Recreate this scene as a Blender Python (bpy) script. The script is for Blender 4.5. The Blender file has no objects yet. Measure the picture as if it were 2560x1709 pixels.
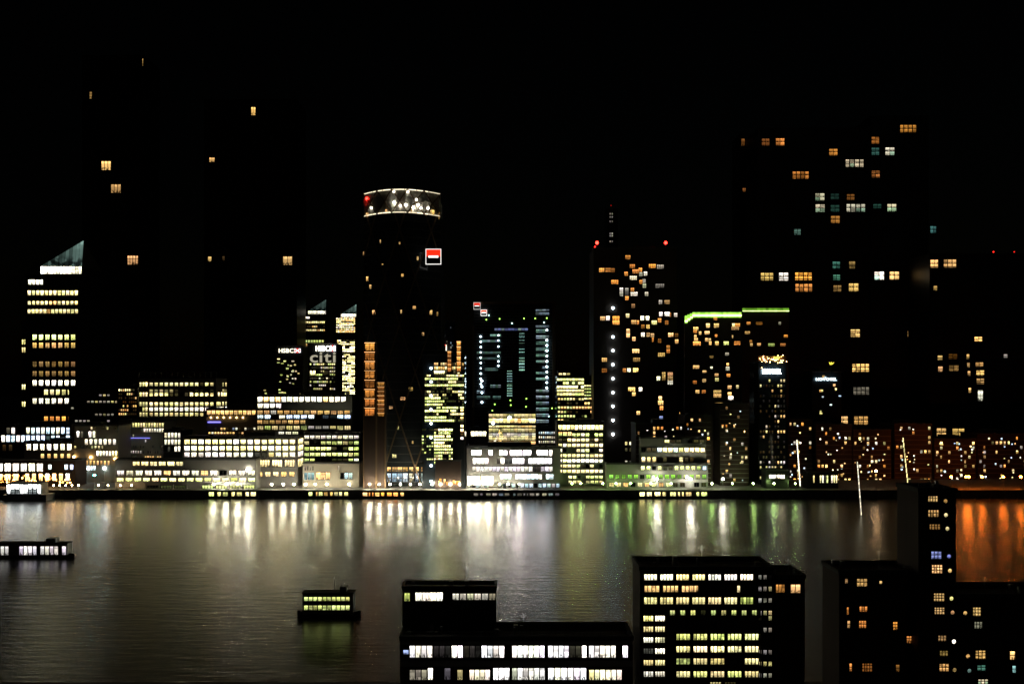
import bpy, math, random
from mathutils import Vector
random.seed(7)
sc = bpy.context.scene
COL = sc.collection

# ------------------------------------------------------------------ camera, sky, moonlight, exposure
H = 80.0            # the photographer's height above the river
F = 24.0            # focal length, 36 mm sensor width
FP = 2560 * F / 36  # the same in photo pixels
UC, VH = 1280.0, 972.0   # image column straight ahead, image row of the horizon
cam = bpy.data.cameras.new('camera')
cam.lens = F; cam.sensor_width = 36; cam.sensor_fit = 'HORIZONTAL'
cam.shift_y = (VH - 854.5) / 2560
cam.clip_start = 0.5; cam.clip_end = 9000
camo = bpy.data.objects.new('camera', cam); COL.objects.link(camo)
camo.location = (0, 0, H); camo.rotation_euler = (math.radians(90), 0, 0)
sc.camera = camo

world = bpy.data.worlds.new('World'); sc.world = world; world.use_nodes = True
nt = world.node_tree; nt.nodes.clear()
sky = nt.nodes.new('ShaderNodeTexSky'); sky.sky_type = 'NISHITA'; sky.sun_disc = False
sky.sun_elevation = math.radians(1.0); sky.sun_rotation = math.radians(200)
bg = nt.nodes.new('ShaderNodeBackground'); bg.inputs['Strength'].default_value = 0.0003
wo = nt.nodes.new('ShaderNodeOutputWorld')
nt.links.new(sky.outputs[0], bg.inputs[0]); nt.links.new(bg.outputs[0], wo.inputs[0])
moon = bpy.data.lights.new('moonlight', 'SUN'); moon.energy = 0.004; moon.angle = math.radians(0.5)
moon.color = (1, .95, .88)
moono = bpy.data.objects.new('moonlight', moon); COL.objects.link(moono)
moono.rotation_euler = (math.radians(55), 0, math.radians(20))
sc.view_settings.view_transform = 'Standard'; sc.view_settings.look = 'None'
sc.view_settings.exposure = 0.5; sc.view_settings.gamma = 1
sc.cycles.use_denoising = True
sc.cycles.max_bounces = 4; sc.cycles.glossy_bounces = 3; sc.cycles.diffuse_bounces = 2
sc.cycles.sample_clamp_indirect = 6.0
sc.cycles.use_light_tree = True

def X(u, d): return (u - UC) / FP * d
def Z(v, d): return H - (v - VH) / FP * d

# ------------------------------------------------------------------ materials
def newmat(name):
    m = bpy.data.materials.new(name); m.use_nodes = True
    n = m.node_tree; n.nodes.clear()
    out = n.nodes.new('ShaderNodeOutputMaterial')
    return m, n, out
def surf(name, col, rough=.6, metal=0.0, var=.35, scale=.6, bump=.0, spec=.5):
    m, n, out = newmat(name)
    b = n.nodes.new('ShaderNodeBsdfPrincipled')
    tc = n.nodes.new('ShaderNodeTexCoord'); nz = n.nodes.new('ShaderNodeTexNoise')
    nz.inputs['Scale'].default_value = scale; nz.inputs['Detail'].default_value = 6
    n.links.new(tc.outputs['Object'], nz.inputs['Vector'])
    mr = n.nodes.new('ShaderNodeMapRange'); mr.inputs[1].default_value = .3; mr.inputs[2].default_value = .7
    mr.inputs[3].default_value = 1 - var; mr.inputs[4].default_value = 1 + var
    n.links.new(nz.outputs[0], mr.inputs[0])
    mx = n.nodes.new('ShaderNodeVectorMath'); mx.operation = 'SCALE'; mx.inputs[0].default_value = col
    n.links.new(mr.outputs[0], mx.inputs['Scale']); n.links.new(mx.outputs[0], b.inputs['Base Color'])
    b.inputs['Roughness'].default_value = rough; b.inputs['Metallic'].default_value = metal
    b.inputs['Specular IOR Level'].default_value = spec
    if bump:
        bp = n.nodes.new('ShaderNodeBump'); bp.inputs['Strength'].default_value = bump
        n.links.new(nz.outputs[0], bp.inputs['Height']); n.links.new(bp.outputs[0], b.inputs['Normal'])
    n.links.new(b.outputs[0], out.inputs[0])
    return m
def math_(n, op, a, b=None, c=None):
    x = n.nodes.new('ShaderNodeMath'); x.operation = op
    for i, s in enumerate((a, b, c)):
        if s is None: continue
        if isinstance(s, (int, float)): x.inputs[i].default_value = s
        else: n.links.new(s, x.inputs[i])
    return x.outputs[0]
def lit(name, attr):
    """glowing glass, a lit room painted into the emission: lamps above, furniture low, some blinds"""
    m, n, out = newmat(name)
    uv = n.nodes.new('ShaderNodeUVMap'); uv.uv_map = 'UVMap'
    sep = n.nodes.new('ShaderNodeSeparateXYZ'); n.links.new(uv.outputs[0], sep.inputs[0])
    if attr:
        a = n.nodes.new('ShaderNodeAttribute'); a.attribute_name = 'wcol'
        colr, al = a.outputs['Color'], a.outputs['Alpha']
        a2 = n.nodes.new('ShaderNodeAttribute'); a2.attribute_name = 'wseed'; seed = a2.outputs['Fac']
    else:
        a = n.nodes.new('ShaderNodeObjectInfo'); colr, al, seed = a.outputs['Color'], a.outputs['Alpha'], a.outputs['Random']
    su = math_(n, 'MULTIPLY_ADD', seed, 97.0, sep.outputs[0])
    cmb = n.nodes.new('ShaderNodeCombineXYZ'); n.links.new(math_(n, 'MULTIPLY', su, 5.0), cmb.inputs[0])
    n.links.new(math_(n, 'MULTIPLY', sep.outputs[1], 3.0), cmb.inputs[1])
    nz = n.nodes.new('ShaderNodeTexNoise'); nz.inputs['Scale'].default_value = 1.0; nz.inputs['Detail'].default_value = 3
    n.links.new(cmb.outputs[0], nz.inputs['Vector'])
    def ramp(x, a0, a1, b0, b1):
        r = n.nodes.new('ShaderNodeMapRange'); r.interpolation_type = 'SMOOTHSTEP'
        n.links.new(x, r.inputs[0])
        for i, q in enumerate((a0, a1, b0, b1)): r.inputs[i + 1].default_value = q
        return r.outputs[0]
    ceil = math_(n, 'MULTIPLY', ramp(sep.outputs[1], .6, .9, 0, 1), ramp(nz.outputs[0], .4, .6, .2, 1.0))  # ceiling light painted as a brighter upper part of the pane
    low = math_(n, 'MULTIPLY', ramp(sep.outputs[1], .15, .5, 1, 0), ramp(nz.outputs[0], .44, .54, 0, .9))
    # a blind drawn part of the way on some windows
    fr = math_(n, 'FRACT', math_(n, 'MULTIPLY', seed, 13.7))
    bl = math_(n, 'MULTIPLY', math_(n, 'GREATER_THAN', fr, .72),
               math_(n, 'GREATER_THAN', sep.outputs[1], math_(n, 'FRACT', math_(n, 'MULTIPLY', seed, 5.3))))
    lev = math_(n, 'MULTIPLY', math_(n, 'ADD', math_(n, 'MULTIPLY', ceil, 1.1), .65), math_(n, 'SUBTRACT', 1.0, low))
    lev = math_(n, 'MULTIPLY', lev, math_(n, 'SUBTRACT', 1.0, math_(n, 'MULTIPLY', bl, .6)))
    e = n.nodes.new('ShaderNodeEmission'); n.links.new(colr, e.inputs[0])
    n.links.new(math_(n, 'MULTIPLY', lev, al), e.inputs[1])
    g = n.nodes.new('ShaderNodeBsdfGlossy'); g.inputs['Roughness'].default_value = .08
    g.inputs['Color'].default_value = (.05, .055, .06, 1)
    ad = n.nodes.new('ShaderNodeAddShader'); n.links.new(e.outputs[0], ad.inputs[0]); n.links.new(g.outputs[0], ad.inputs[1])
    n.links.new(ad.outputs[0], out.inputs[0])
    return m
def glow(name):
    """plain lamp or sign face: the object's own colour, its alpha is the strength"""
    m, n, out = newmat(name)
    a = n.nodes.new('ShaderNodeObjectInfo')
    e = n.nodes.new('ShaderNodeEmission'); n.links.new(a.outputs['Color'], e.inputs[0]); n.links.new(a.outputs['Alpha'], e.inputs[1])
    n.links.new(e.outputs[0], out.inputs[0]); return m
M = {
    'glass': surf('dark_curtain_glass', (.02, .024, .028), .12, 0, .3, .05),
    'brick': surf('dark_brick', (.05, .029, .021), .85, 0, .3, 1.2, .2),
    'stone': surf('pale_stone', (.34, .30, .24), .8, 0, .2, .4, .1),
    'concrete': surf('concrete', (.22, .21, .2), .85, 0, .25, .5, .1),
    'bronze': surf('bronze_metal', (.20, .13, .07), .45, .6, .2, .3),
    'steel': surf('grey_steel', (.25, .26, .27), .45, .7, .2, .5),
    'louvre': surf('pale_metal_louvre', (.55, .53, .48), .5, .3, .2, .8),
    'frame': surf('window_frame_metal', (.05, .05, .05), .5, .4, .2, 1),
    'roof': surf('roof_felt', (.06, .06, .06), .9, 0, .3, .4),
    'paving': surf('paving', (.14, .13, .12), .85, 0, .25, .15, .1),
    'quay': surf('wet_quay_stone', (.10, .095, .085), .6, 0, .35, .25, .3),
    'black': surf('black_panel', (.012, .012, .013), .4, 0, .1, 1),
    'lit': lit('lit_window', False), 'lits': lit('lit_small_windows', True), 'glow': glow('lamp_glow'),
}
PAL = {'W': (1, .91, .66), 'Y': (1, .84, .34), 'G': (.80, .90, .27), 'A': (1, .58, .19), 'O': (1, .37, .07),
       'N': (1, .93, .88),
       'C': (.68, .90, 1), 'B': (.36, .46, 1), 'R': (1, .03, .015), 'T': (.5, .95, .8), 'D': (.55, .5, .4), 'L': (.45, 1, .12)}

# ------------------------------------------------------------------ mesh helpers
def box_data(bl):
    vs, fs = [], []
    for (x0, x1, y0, y1, z0, z1) in bl:
        b = len(vs)
        vs += [(x0, y0, z0), (x1, y0, z0), (x1, y1, z0), (x0, y1, z0), (x0, y0, z1), (x1, y0, z1), (x1, y1, z1), (x0, y1, z1)]
        fs += [(b, b+3, b+2, b+1), (b+4, b+5, b+6, b+7), (b, b+1, b+5, b+4), (b+1, b+2, b+6, b+5), (b+2, b+3, b+7, b+6), (b+3, b, b+4, b+7)]
    return vs, fs
def mesh(name, vs, fs, mats, idx=None):
    me = bpy.data.meshes.new(name); me.from_pydata(vs, [], fs)
    for m in mats: me.materials.append(M[m])
    if idx:
        me.polygons.foreach_set('material_index', idx)
    me.update(); return me
def boxes(name, bl, mat): return mesh(name, *box_data(bl), [mat])
UNIT = {}
def unit(mat):
    if mat not in UNIT: UNIT[mat] = boxes('piece_' + mat, [(-.5, .5, -.5, .5, -.5, .5)], mat)
    return UNIT[mat]
def link(name, me, parent=None, loc=(0, 0, 0), scale=None, rz=0, col=None):
    o = bpy.data.objects.new(name, me); COL.objects.link(o)
    o.parent = parent; o.location = loc
    if scale: o.scale = scale
    if rz: o.rotation_euler = (0, 0, rz)
    if col: o.color = col
    return o
def piece(name, mat, parent, x0, x1, y0, y1, z0, z1, col=None):
    """one box-shaped part, given in the thing's own coordinates"""
    return link(name, unit(mat), parent, ((x0+x1)/2, (y0+y1)/2, (z0+z1)/2), (x1-x0, y1-y0, z1-z0), 0, col)
def thing(name, label, cat, loc, group=None):
    o = bpy.data.objects.new(name, None); COL.objects.link(o); o.location = loc
    o.empty_display_size = .5
    o['label'] = label; o['category'] = cat
    if group: o['group'] = group
    return o
def struct(name, me, loc=(0, 0, 0)):
    o = link(name, me, None, loc); o['kind'] = 'structure'; return o
def sphere(name, r, mat, n=10, m=6):
    vs, fs = [(0, 0, -r)], []
    for i in range(1, m):
        a = math.pi * i / m
        for j in range(n):
            b = 2 * math.pi * j / n
            vs.append((r*math.sin(a)*math.cos(b), r*math.sin(a)*math.sin(b), -r*math.cos(a)))
    vs.append((0, 0, r)); t = len(vs) - 1
    for j in range(n):
        fs.append((0, 1+(j+1) % n, 1+j)); fs.append((t, t-n+j, t-n+(j+1) % n))
        for i in range(m-2):
            a = 1+i*n
            fs.append((a+j, a+(j+1) % n, a+n+(j+1) % n, a+n+j))
    return mesh(name, vs, fs, [mat])
BULB = sphere('bulb', 1.0, 'glow')

# window units: 1 x 1 x 1, front towards -y; frame ring with mullions, glass set back in it
def window_unit(nc, nr, glass=True):
    ft = .045; bl = []
    bl += [(-.5, -.5+ft, -.35, .1, -.5, .5), (.5-ft, .5, -.35, .1, -.5, .5),
           (-.5+ft, .5-ft, -.35, .1, .5-ft*1.4, .5), (-.5+ft, .5-ft, -.42, .1, -.5, -.5+ft*1.6)]
    for i in range(1, nc):
        x = -.5+i/nc; bl.append((x-.025, x+.025, -.25, .05, -.5+ft*1.6, .5-ft*1.4))
    for j in range(1, nr):
        z = -.5+j/nr; 
        for i in range(nc):
            a = -.5+i/nc+(.025 if i else ft); b = -.5+(i+1)/nc-(.025 if i < nc-1 else ft)
            bl.append((a, b, -.22, .05, z-.03, z+.03))
    vs, fs = box_data(bl); idx = [0]*len(fs)
    if glass:
        b = len(vs)
        vs += [(-.5+ft*.5, -.06, -.5+ft*.5), (.5-ft*.5, -.06, -.5+ft*.5), (.5-ft*.5, -.06, .5-ft*.5), (-.5+ft*.5, -.06, .5-ft*.5)]
        fs.append((b, b+1, b+2, b+3)); idx.append(1)
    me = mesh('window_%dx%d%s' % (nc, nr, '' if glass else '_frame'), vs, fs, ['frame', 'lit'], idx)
    uvl = me.uv_layers.new(name='UVMap')
    for p in me.polygons:
        if p.material_index == 1:
            for li, c in zip(p.loop_indices, ((0, 0), (1, 0), (1, 1), (0, 1))): uvl.data[li].uv = c
    return me
WU = {}
def wunit(nc, nr, glass=True):
    k = (nc, nr, glass)
    if k not in WU: WU[k] = window_unit(nc, nr, glass)
    return WU[k]
def pane_unit():
    if 'pane' not in WU:
        vs, fs = box_data([(-.5, .5, 0, .5, -.5, .5)])
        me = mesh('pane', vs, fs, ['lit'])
        uvl = me.uv_layers.new(name='UVMap')
        for p in me.polygons:
            for li in p.loop_indices:
                c = me.vertices[me.loops[li].vertex_index].co; uvl.data[li].uv = (c.x+.5, c.z+.5)
        WU['pane'] = me
    return WU['pane']
def tint(pal, s, jit=.22):
    c = PAL[pal]; k = math.exp(random.gauss(0, jit)); s = s*(1+max(0, s-1)*.35)
    return (min(1.4, c[0]*random.uniform(.94, 1.04)), c[1]*random.uniform(.9, 1.08), c[2]*random.uniform(.8, 1.2), s*k)

class Small:
    """many small windows of one building, too small to pick apart: real shallow boxes, joined"""
    def __init__(s): s.q = []
    def add(s, x0, x1, z0, z1, y, col, face='f', dep=.12): s.q.append((x0, x1, z0, z1, y, col, face, dep))
    def build(s, parent, name='small_windows'):
        if not s.q: return
        vs, fs, uvs, cols, seeds = [], [], [], [], []
        for (x0, x1, z0, z1, y, col, face, dp) in s.q:
            b = len(vs); sd = random.random()
            if face == 'f':
                vs += [(x0, y-dp, z0), (x1, y-dp, z0), (x1, y-dp, z1), (x0, y-dp, z1), (x0, y+.1, z0), (x1, y+.1, z0), (x1, y+.1, z1), (x0, y+.1, z1)]
            else:   # side wall: x0..x1 is the run in depth, y the wall's x, face = +1 / -1
                g = face
                vs += [(y+g*dp, x0, z0), (y+g*dp, x1, z0), (y+g*dp, x1, z1), (y+g*dp, x0, z1), (y-g*.1, x0, z0), (y-g*.1, x1, z0), (y-g*.1, x1, z1), (y-g*.1, x0, z1)]
            ff = [(0, 1, 2, 3), (0, 4, 5, 1), (1, 5, 6, 2), (2, 6, 7, 3), (3, 7, 4, 0)]
            uu = [(0, 0), (1, 0), (1, 1), (0, 1), (0, 0), (1, 0), (1, 1), (0, 1)]
            for f in ff:
                fs.append(tuple(b+i for i in f))
                for i in f: uvs.append(uu[i]); cols.append(col); seeds.append(sd)
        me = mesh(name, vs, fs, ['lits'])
        ul = me.uv_layers.new(name='UVMap'); ul.data.foreach_set('uv', [c for p in uvs for c in p])
        ca = me.attributes.new('wcol', 'FLOAT_COLOR', 'CORNER'); ca.data.foreach_set('color', [c for p in cols for c in p])
        sa = me.attributes.new('wseed', 'FLOAT', 'CORNER'); sa.data.foreach_set('value', seeds)
        o = link(name, me, parent); o['kind'] = 'stuff'; return o

# ------------------------------------------------------------------ a building
class Bld:
    def __init__(s, name, label, cat, u0, u1, vt, d, depth=24, base=6.0, wall='glass', group=None, plant=True, cap='roof', body=True):
        s.d, s.base, s.wall = d, base, wall
        s.cx = X((u0+u1)/2, d); s.w = X(u1, d) - X(u0, d); s.top = Z(vt, d)
        s.depth = depth
        s.o = thing(name, label, cat, (s.cx, d, base), group)
        s.small = Small(); s.nwin = 0
        w2, h = s.w/2, s.top-base
        if body:
            piece('wall', wall, s.o, -w2, w2, 0, depth, 0, h)
            rb = [(-w2-.25, w2+.25, -.25, .5, h-.15, h+.9), (-w2-.25, w2+.25, depth-.5, depth+.25, h-.15, h+.9),
                  (-w2-.25, -w2+.5, .5, depth-.5, h-.15, h+.9), (w2-.5, w2+.25, .5, depth-.5, h-.15, h+.9)]
            if plant:
                a = random.uniform(.25, .5)*s.w; c = random.uniform(-.2, .2)*s.w
                rb += [(c-a/2, c+a/2, depth*.3, depth*.75, h-.1, h+random.uniform(2.2, 3.6))]
                for _ in range(3):
                    q = random.uniform(-.42, .42)*s.w; rb.append((q-.9, q+.9, depth*.12, depth*.22, h-.1, h+1.6))
            link('roof', boxes('roof', rb, cap), s.o)
    def lx(s, u): return X(u, s.d) - s.cx
    def lz(s, v): return Z(v, s.d) - s.base
    def win(s, u0, u1, v0, v1, pal, st, nc=1, nr=1, panes=False, dep=.9, name='window', label=None):
        x0, x1, z1, z0 = s.lx(u0), s.lx(u1), s.lz(v0), s.lz(v1)
        loc, scl = ((x0+x1)/2, 0, (z0+z1)/2), (x1-x0, dep, z1-z0)
        s.nwin += 1
        if not panes:
            return link(name, wunit(nc, nr), s.o, loc, scl, 0, tint(pal, st))
        f = link(name, wunit(nc, nr, False), s.o, loc, scl)
        base = tint(pal, st)
        for i in range(nc):
            for j in range(nr):
                k = random.uniform(.75, 1.2)*(1.05 if j == nr-1 else .92)
                c = list(base)
                if pal == 'T' or (pal == 'W' and j == 0 and random.random() < .4 and nr > 1): c = [c[0]*.55, c[1]*.9, c[2]*.85, c[3]*.8]
                link('pane', pane_unit(), f, (-.5+(i+.5)/nc, -.08, -.5+(j+.5)/nr), (1/nc-.06, .3, 1/nr-.07), 0, (c[0], c[1], c[2], c[3]*k))
        return f
    def grid(s, v0, v1, nr, ua, ub, nb, p=.7, pal='Y', st=2.0, fv=.6, fh=.8, nc=2, bands=True, piers=True, coh=.6, panes=False, side=0, sden=.6, nrw=1):
        """rows x bays of windows between two image rows and two image columns of this facade"""
        rh, bw = (v1-v0)/nr, (ub-ua)/nb
        big = bw*fh >= 8.5
        yb = .5 if big else .25
        for r in range(nr):
            va = v0+r*rh+rh*(1-fv)/2; vb = va+rh*fv
            rp = pal[random.randrange(len(pal))]; rl = math.exp(random.gauss(0, .25))*st; pp = min(1, max(0, p+random.gauss(0, .12)))
            on = random.random() < pp
            for b in range(nb):
                if random.random() > coh: on = random.random() < pp
                cp = rp if random.random() < .7 else pal[random.randrange(len(pal))]
                a = ua+b*bw+bw*(1-fh)/2; c = a+bw*fh
                L = rl if on else rl*(.03 if random.random() < .5 else .0)
                if big and s.nwin < 290:
                    if L > 0 or random.random() < .6: s.win(a, c, va, vb, cp, L, nc, nrw, panes)
                elif L > 0.02:
                    s.small.add(s.lx(a), s.lx(c), s.lz(vb), s.lz(va), 0, tint(cp, L))
            if bands:
                zt = s.lz(v0+(r+1)*rh-rh*(1-fv)/2+rh*.02) - .05; zb = zt - max(.4, (1-fv)*.45*rh/FP*s.d)
                piece('floor_band', s.wall if s.wall != 'glass' else 'frame', s.o, s.lx(ua)-.1, s.lx(ub)+.1, -yb, .1, zb, zt)
            if side:
                xs = side*s.w/2; n = max(2, int(s.depth/3.2))
                for k in range(n):
                    if random.random() < pp*sden:
                        y0 = 1+k*(s.depth-2)/n
                        s.small.add(y0+.4, y0+(s.depth-2)/n-.4, s.lz(vb), s.lz(va), xs, tint(rp, rl*.8), face=side)
        if piers and big:
            for b in range(nb+1):
                x = s.lx(ua+b*bw)
                t = max(.12, bw*(1-fh)*.3/FP*s.d)
                piece('pier', s.wall if s.wall != 'glass' else 'frame', s.o, x-t/2, x+t/2, -yb-.15, .1, s.lz(v1), s.lz(v0)+.2)
        return s
    def specks(s, n, ua, ub, v0, v1, pal, st, w=(3, 7), h=(4, 8)):
        for _ in range(n):
            a, b = random.uniform(ua, ub), random.uniform(v0, v1); ww, hh = random.uniform(*w), random.uniform(*h)
            s.small.add(s.lx(a), s.lx(a+ww), s.lz(b+hh), s.lz(b), 0, tint(random.choice(pal), st, .5))
        return s
    def lamp(s, u, v, pal, st, r=.6, name='facade_light', off=.7):
        r *= 1.7; st *= .55
        x, z = s.lx(u), s.lz(v)
        piece('lamp_bracket', 'frame', s.o, x-.12, x+.12, -off, .05, z-.15, z+.15)
        return link(name, BULB, s.o, (x, -off, z), (r, r, r), 0, (*PAL[pal], st))
    def beacon(s, u, v, st=25, r=.8):
        r *= 1.35
        x, z = s.lx(u), s.lz(v); zt = s.top-s.base
        piece('mast', 'steel', s.o, x-.15, x+.15, 1.0, 1.3, min(zt-.3, z-2.5), z-r*.6)
        return link('beacon_light', BULB, s.o, (x, 1.15, z), (r, r, r), 0, (1, .02, .012, st*.35))
    def done(s):
        s.small.build(s.o); return s

# ------------------------------------------------------------------ setting: river, banks, quay walls
def river_mat():
    m, n, out = newmat('river_water')
    b = n.nodes.new('ShaderNodeBsdfPrincipled')
    b.inputs['Base Color'].default_value = (.012, .012, .009, 1)
    b.inputs['IOR'].default_value = 1.45; b.inputs['Roughness'].default_value = .265
    b.inputs['Specular IOR Level'].default_value = 1.0
    tc = n.nodes.new('ShaderNodeTexCoord')
    def wav(sx, sy, detail, strength, dist, prev=None):
        mp = n.nodes.new('ShaderNodeMapping'); mp.inputs['Scale'].default_value = (sx, sy, 1)
        n.links.new(tc.outputs['Object'], mp.inputs[0])
        z = n.nodes.new('ShaderNodeTexNoise'); z.inputs['Scale'].default_value = 1; z.inputs['Detail'].default_value = detail
        n.links.new(mp.outputs[0], z.inputs['Vector'])
        k = n.nodes.new('ShaderNodeBump'); k.inputs['Strength'].default_value = strength; k.inputs['Distance'].default_value = dist
        n.links.new(z.outputs[0], k.inputs['Height'])
        if prev: n.links.new(prev, k.inputs['Normal'])
        return k.outputs[0]
    w1 = wav(.07, .45, 3, 1.0, .16)
    w2 = wav(.35, 2.2, 4, 1.0, .05, w1)
    n.links.new(w2, b.inputs['Normal'])
    n.links.new(b.outputs[0], out.inputs[0]); return m
M['river'] = river_mat()
def sheet(name, x0, x1, y0, y1, z, mat, nx=1, ny=1):
    vs = [(x0+(x1-x0)*i/nx, y0+(y1-y0)*j/ny, z) for j in range(ny+1) for i in range(nx+1)]
    fs = [(j*(nx+1)+i, j*(nx+1)+i+1, (j+1)*(nx+1)+i+1, (j+1)*(nx+1)+i) for j in range(ny) for i in range(nx)]
    return mesh(name, vs, fs, [mat])
YB = 500.0     # far river wall
DECK = 6.0     # promenade height
struct('river', sheet('river', -2600, 2600, 170, YB+1, 0, 'river', 8, 2))
struct('riverbed', sheet('riverbed', -2600, 2600, 160, YB+20, -6, 'quay'))
struct('ground', sheet('ground', -5200, 5200, YB+.5, 7000, DECK, 'paving', 4, 4))
qb = struct('quay_wall', boxes('quay_wall', [(-2600, 2600, YB, YB+4, -6, DECK-.05)], 'quay'))
for k in range(-38, 39):     # buttresses of the river wall, in view
    x = k*10.3
    piece('buttress', 'quay', qb, x-.8, x+.8, YB-.9, YB+.2, -5, DECK-.9)
for k in range(-38, 38):
    piece('coping_stone', 'concrete', qb, k*10.3+.05, k*10.3+10.25, YB-.5, YB+1.4, DECK-.35, DECK+.25)
struct('near_bank', boxes('near_bank', [(-2600, 2600, -300, 177, -6, 4)], 'paving'))
# arcades with lit rooms let into the river wall
def arcade(u0, u1, v0, v1, n, pal, st):
    for i in range(n):
        a = u0+(u1-u0)*(i+.12)/n; b = u0+(u1-u0)*(i+.88)/n
        x0, x1, z1, z0 = X(a, YB), X(b, YB), Z(v0, YB), Z(v1, YB)
        link('arcade_window', wunit(2, 1), qb, ((x0+x1)/2, YB, (z0+z1)/2), (x1-x0, .8, z1-z0), 0, tint(random.choice(pal), st, .35))
arcade(520, 642, 1229, 1240, 7, 'YGY', 1.6)
arcade(770, 872, 1229, 1239, 8, 'GYA', 1.3)
arcade(905, 1012, 1230, 1240, 7, 'AOA', 1.6)
arcade(1595, 1770, 1229, 1240, 9, 'YGY', 1.7)
arcade(1182, 1400, 1232, 1239, 14, 'WCDD', .35)

# ------------------------------------------------------------------ railing and lamps of the far promenade
rl = []
for k in range(-340, 341):
    rl.append((k*1.6-.04, k*1.6+.04, -.04, .04, 0, 1.1))
rl += [(-545, 545, -.05, .05, 1.1, 1.18), (-545, 545, -.03, .03, .55, .6)]
r = link('promenade_railing', boxes('promenade_railing', rl, 'steel'), None, (0, YB+.6, DECK+.25))
r['label'] = 'long thin metal railing along the far river wall under the globe lamps'; r['category'] = 'railing'

def lamp_proto(name, label, group, hgt, col, rad):
    o = thing(name, label, 'lamp', (0, 0, 0), group)
    n = 8; vs = []; fs = []
    prof = [(.28, 0), (.28, .5), (.12, .7), (.09, hgt-.4), (.25, hgt-.3), (.25, hgt-.1)]
    for r_, z in prof:
        vs += [(r_*math.cos(2*math.pi*j/n), r_*math.sin(2*math.pi*j/n), z) for j in range(n)]
    for i in range(len(prof)-1):
        for j in range(n): fs.append((i*n+j, i*n+(j+1) % n, (i+1)*n+(j+1) % n, (i+1)*n+j))
    link('post', mesh('lamp_post', vs, fs, ['steel']), o)
    link('globe', BULB, o, (0, 0, hgt+rad*.7), (rad, rad, rad*.9), 0, col)
    return o
def copy_tree(o, loc, label=None, color=None):
    c = o.copy(); COL.objects.link(c); c.location = loc
    if label: c['label'] = label
    for ch in o.children:
        k = ch.copy(); COL.objects.link(k); k.parent = c
        if color and k.name.startswith('globe'): k.color = color
    return c
def row_of_lamps(name, label, group, us, d, hgt, col, rad, base=DECK):
    p = None
    for u in us:
        loc = (X(u, d), d, base)
        c = tuple(col[:3]) + (col[3]*math.exp(random.gauss(0, .2)),)
        if p is None: p = lamp_proto(name, label, group, hgt, c, rad); p.location = loc
        else: copy_tree(p, loc, None, c)
    return p
row_of_lamps('promenade_lamp', 'white globe lamp in the even row along the far promenade, left of the centre tower', 'globe lamps along the far promenade',
             [534, 565, 594, 679, 708, 735, 764, 788, 817, 873, 924, 948, 975, 1001, 1026, 1050, 1081, 1101, 1126, 1149, 1173, 1198, 1220, 1249, 1270, 1298], YB+2.2, 3.6, (1, .93, .66, 260), .62)
row_of_lamps('promenade_lamp', 'greenish globe lamp in the row along the promenade right of the centre tower', 'green globe lamps along the far promenade',
             [1430, 1452, 1507, 1540, 1576, 1627, 1678, 1780, 1831, 1883, 1935, 1988], YB+2.2, 4.2, (.62, 1, .28, 90), .55)
row_of_lamps('flood_lamp', 'bright white floodlight on a pole in front of the low lit flats', 'floodlights right of the centre tower',
             [1642, 1727, 1807], YB+3, 7.2, (1, .93, .74, 260), .8)
row_of_lamps('street_lamp', 'orange street lamp on the dark bank at the far right', 'orange street lamps at the far right',
             [2378, 2415, 2422, 2455, 2508, 2552], YB+1.9, 9.0, (1, .21, .018, 120), .8)
row_of_lamps('street_lamp', 'small amber lamp post on the left bank beside the white pier hall', 'small amber lamps beside the white pier hall',
             [117, 134, 149, 164, 180, 196, 246, 270, 301, 329], YB+1.8, 3.0, (1, .66, .3, 70), .48)  # amber tint and strength raised to warm the left shore
p = lamp_proto('flood_lamp', 'single glaring white lamp before the brightest white office on the left bank', None, 13.0, (1, .93, .72, 210), 1.15); p.location = (X(620, YB+8), YB+8, DECK)
p = lamp_proto('street_lamp', 'bluish white street lamp at the left end of the low terrace', None, 15.0, (.8, .98, 1, 70), .8); p.location = (X(261, YB+6), YB+6, DECK)
p = lamp_proto('signal_lamp', 'teal signal lamp above the left quay near the low terrace', None, 10.0, (.12, .95, .85, 30), .85); p.location = (X(236, YB+3), YB+3, DECK)
p = lamp_proto('street_lamp', 'warm street lamp with a glaring head beside the brown flats on the right', None, 13.0, (1, .62, .3, 80), .8); p.location = (X(2190, YB+4), YB+4, DECK)

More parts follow.
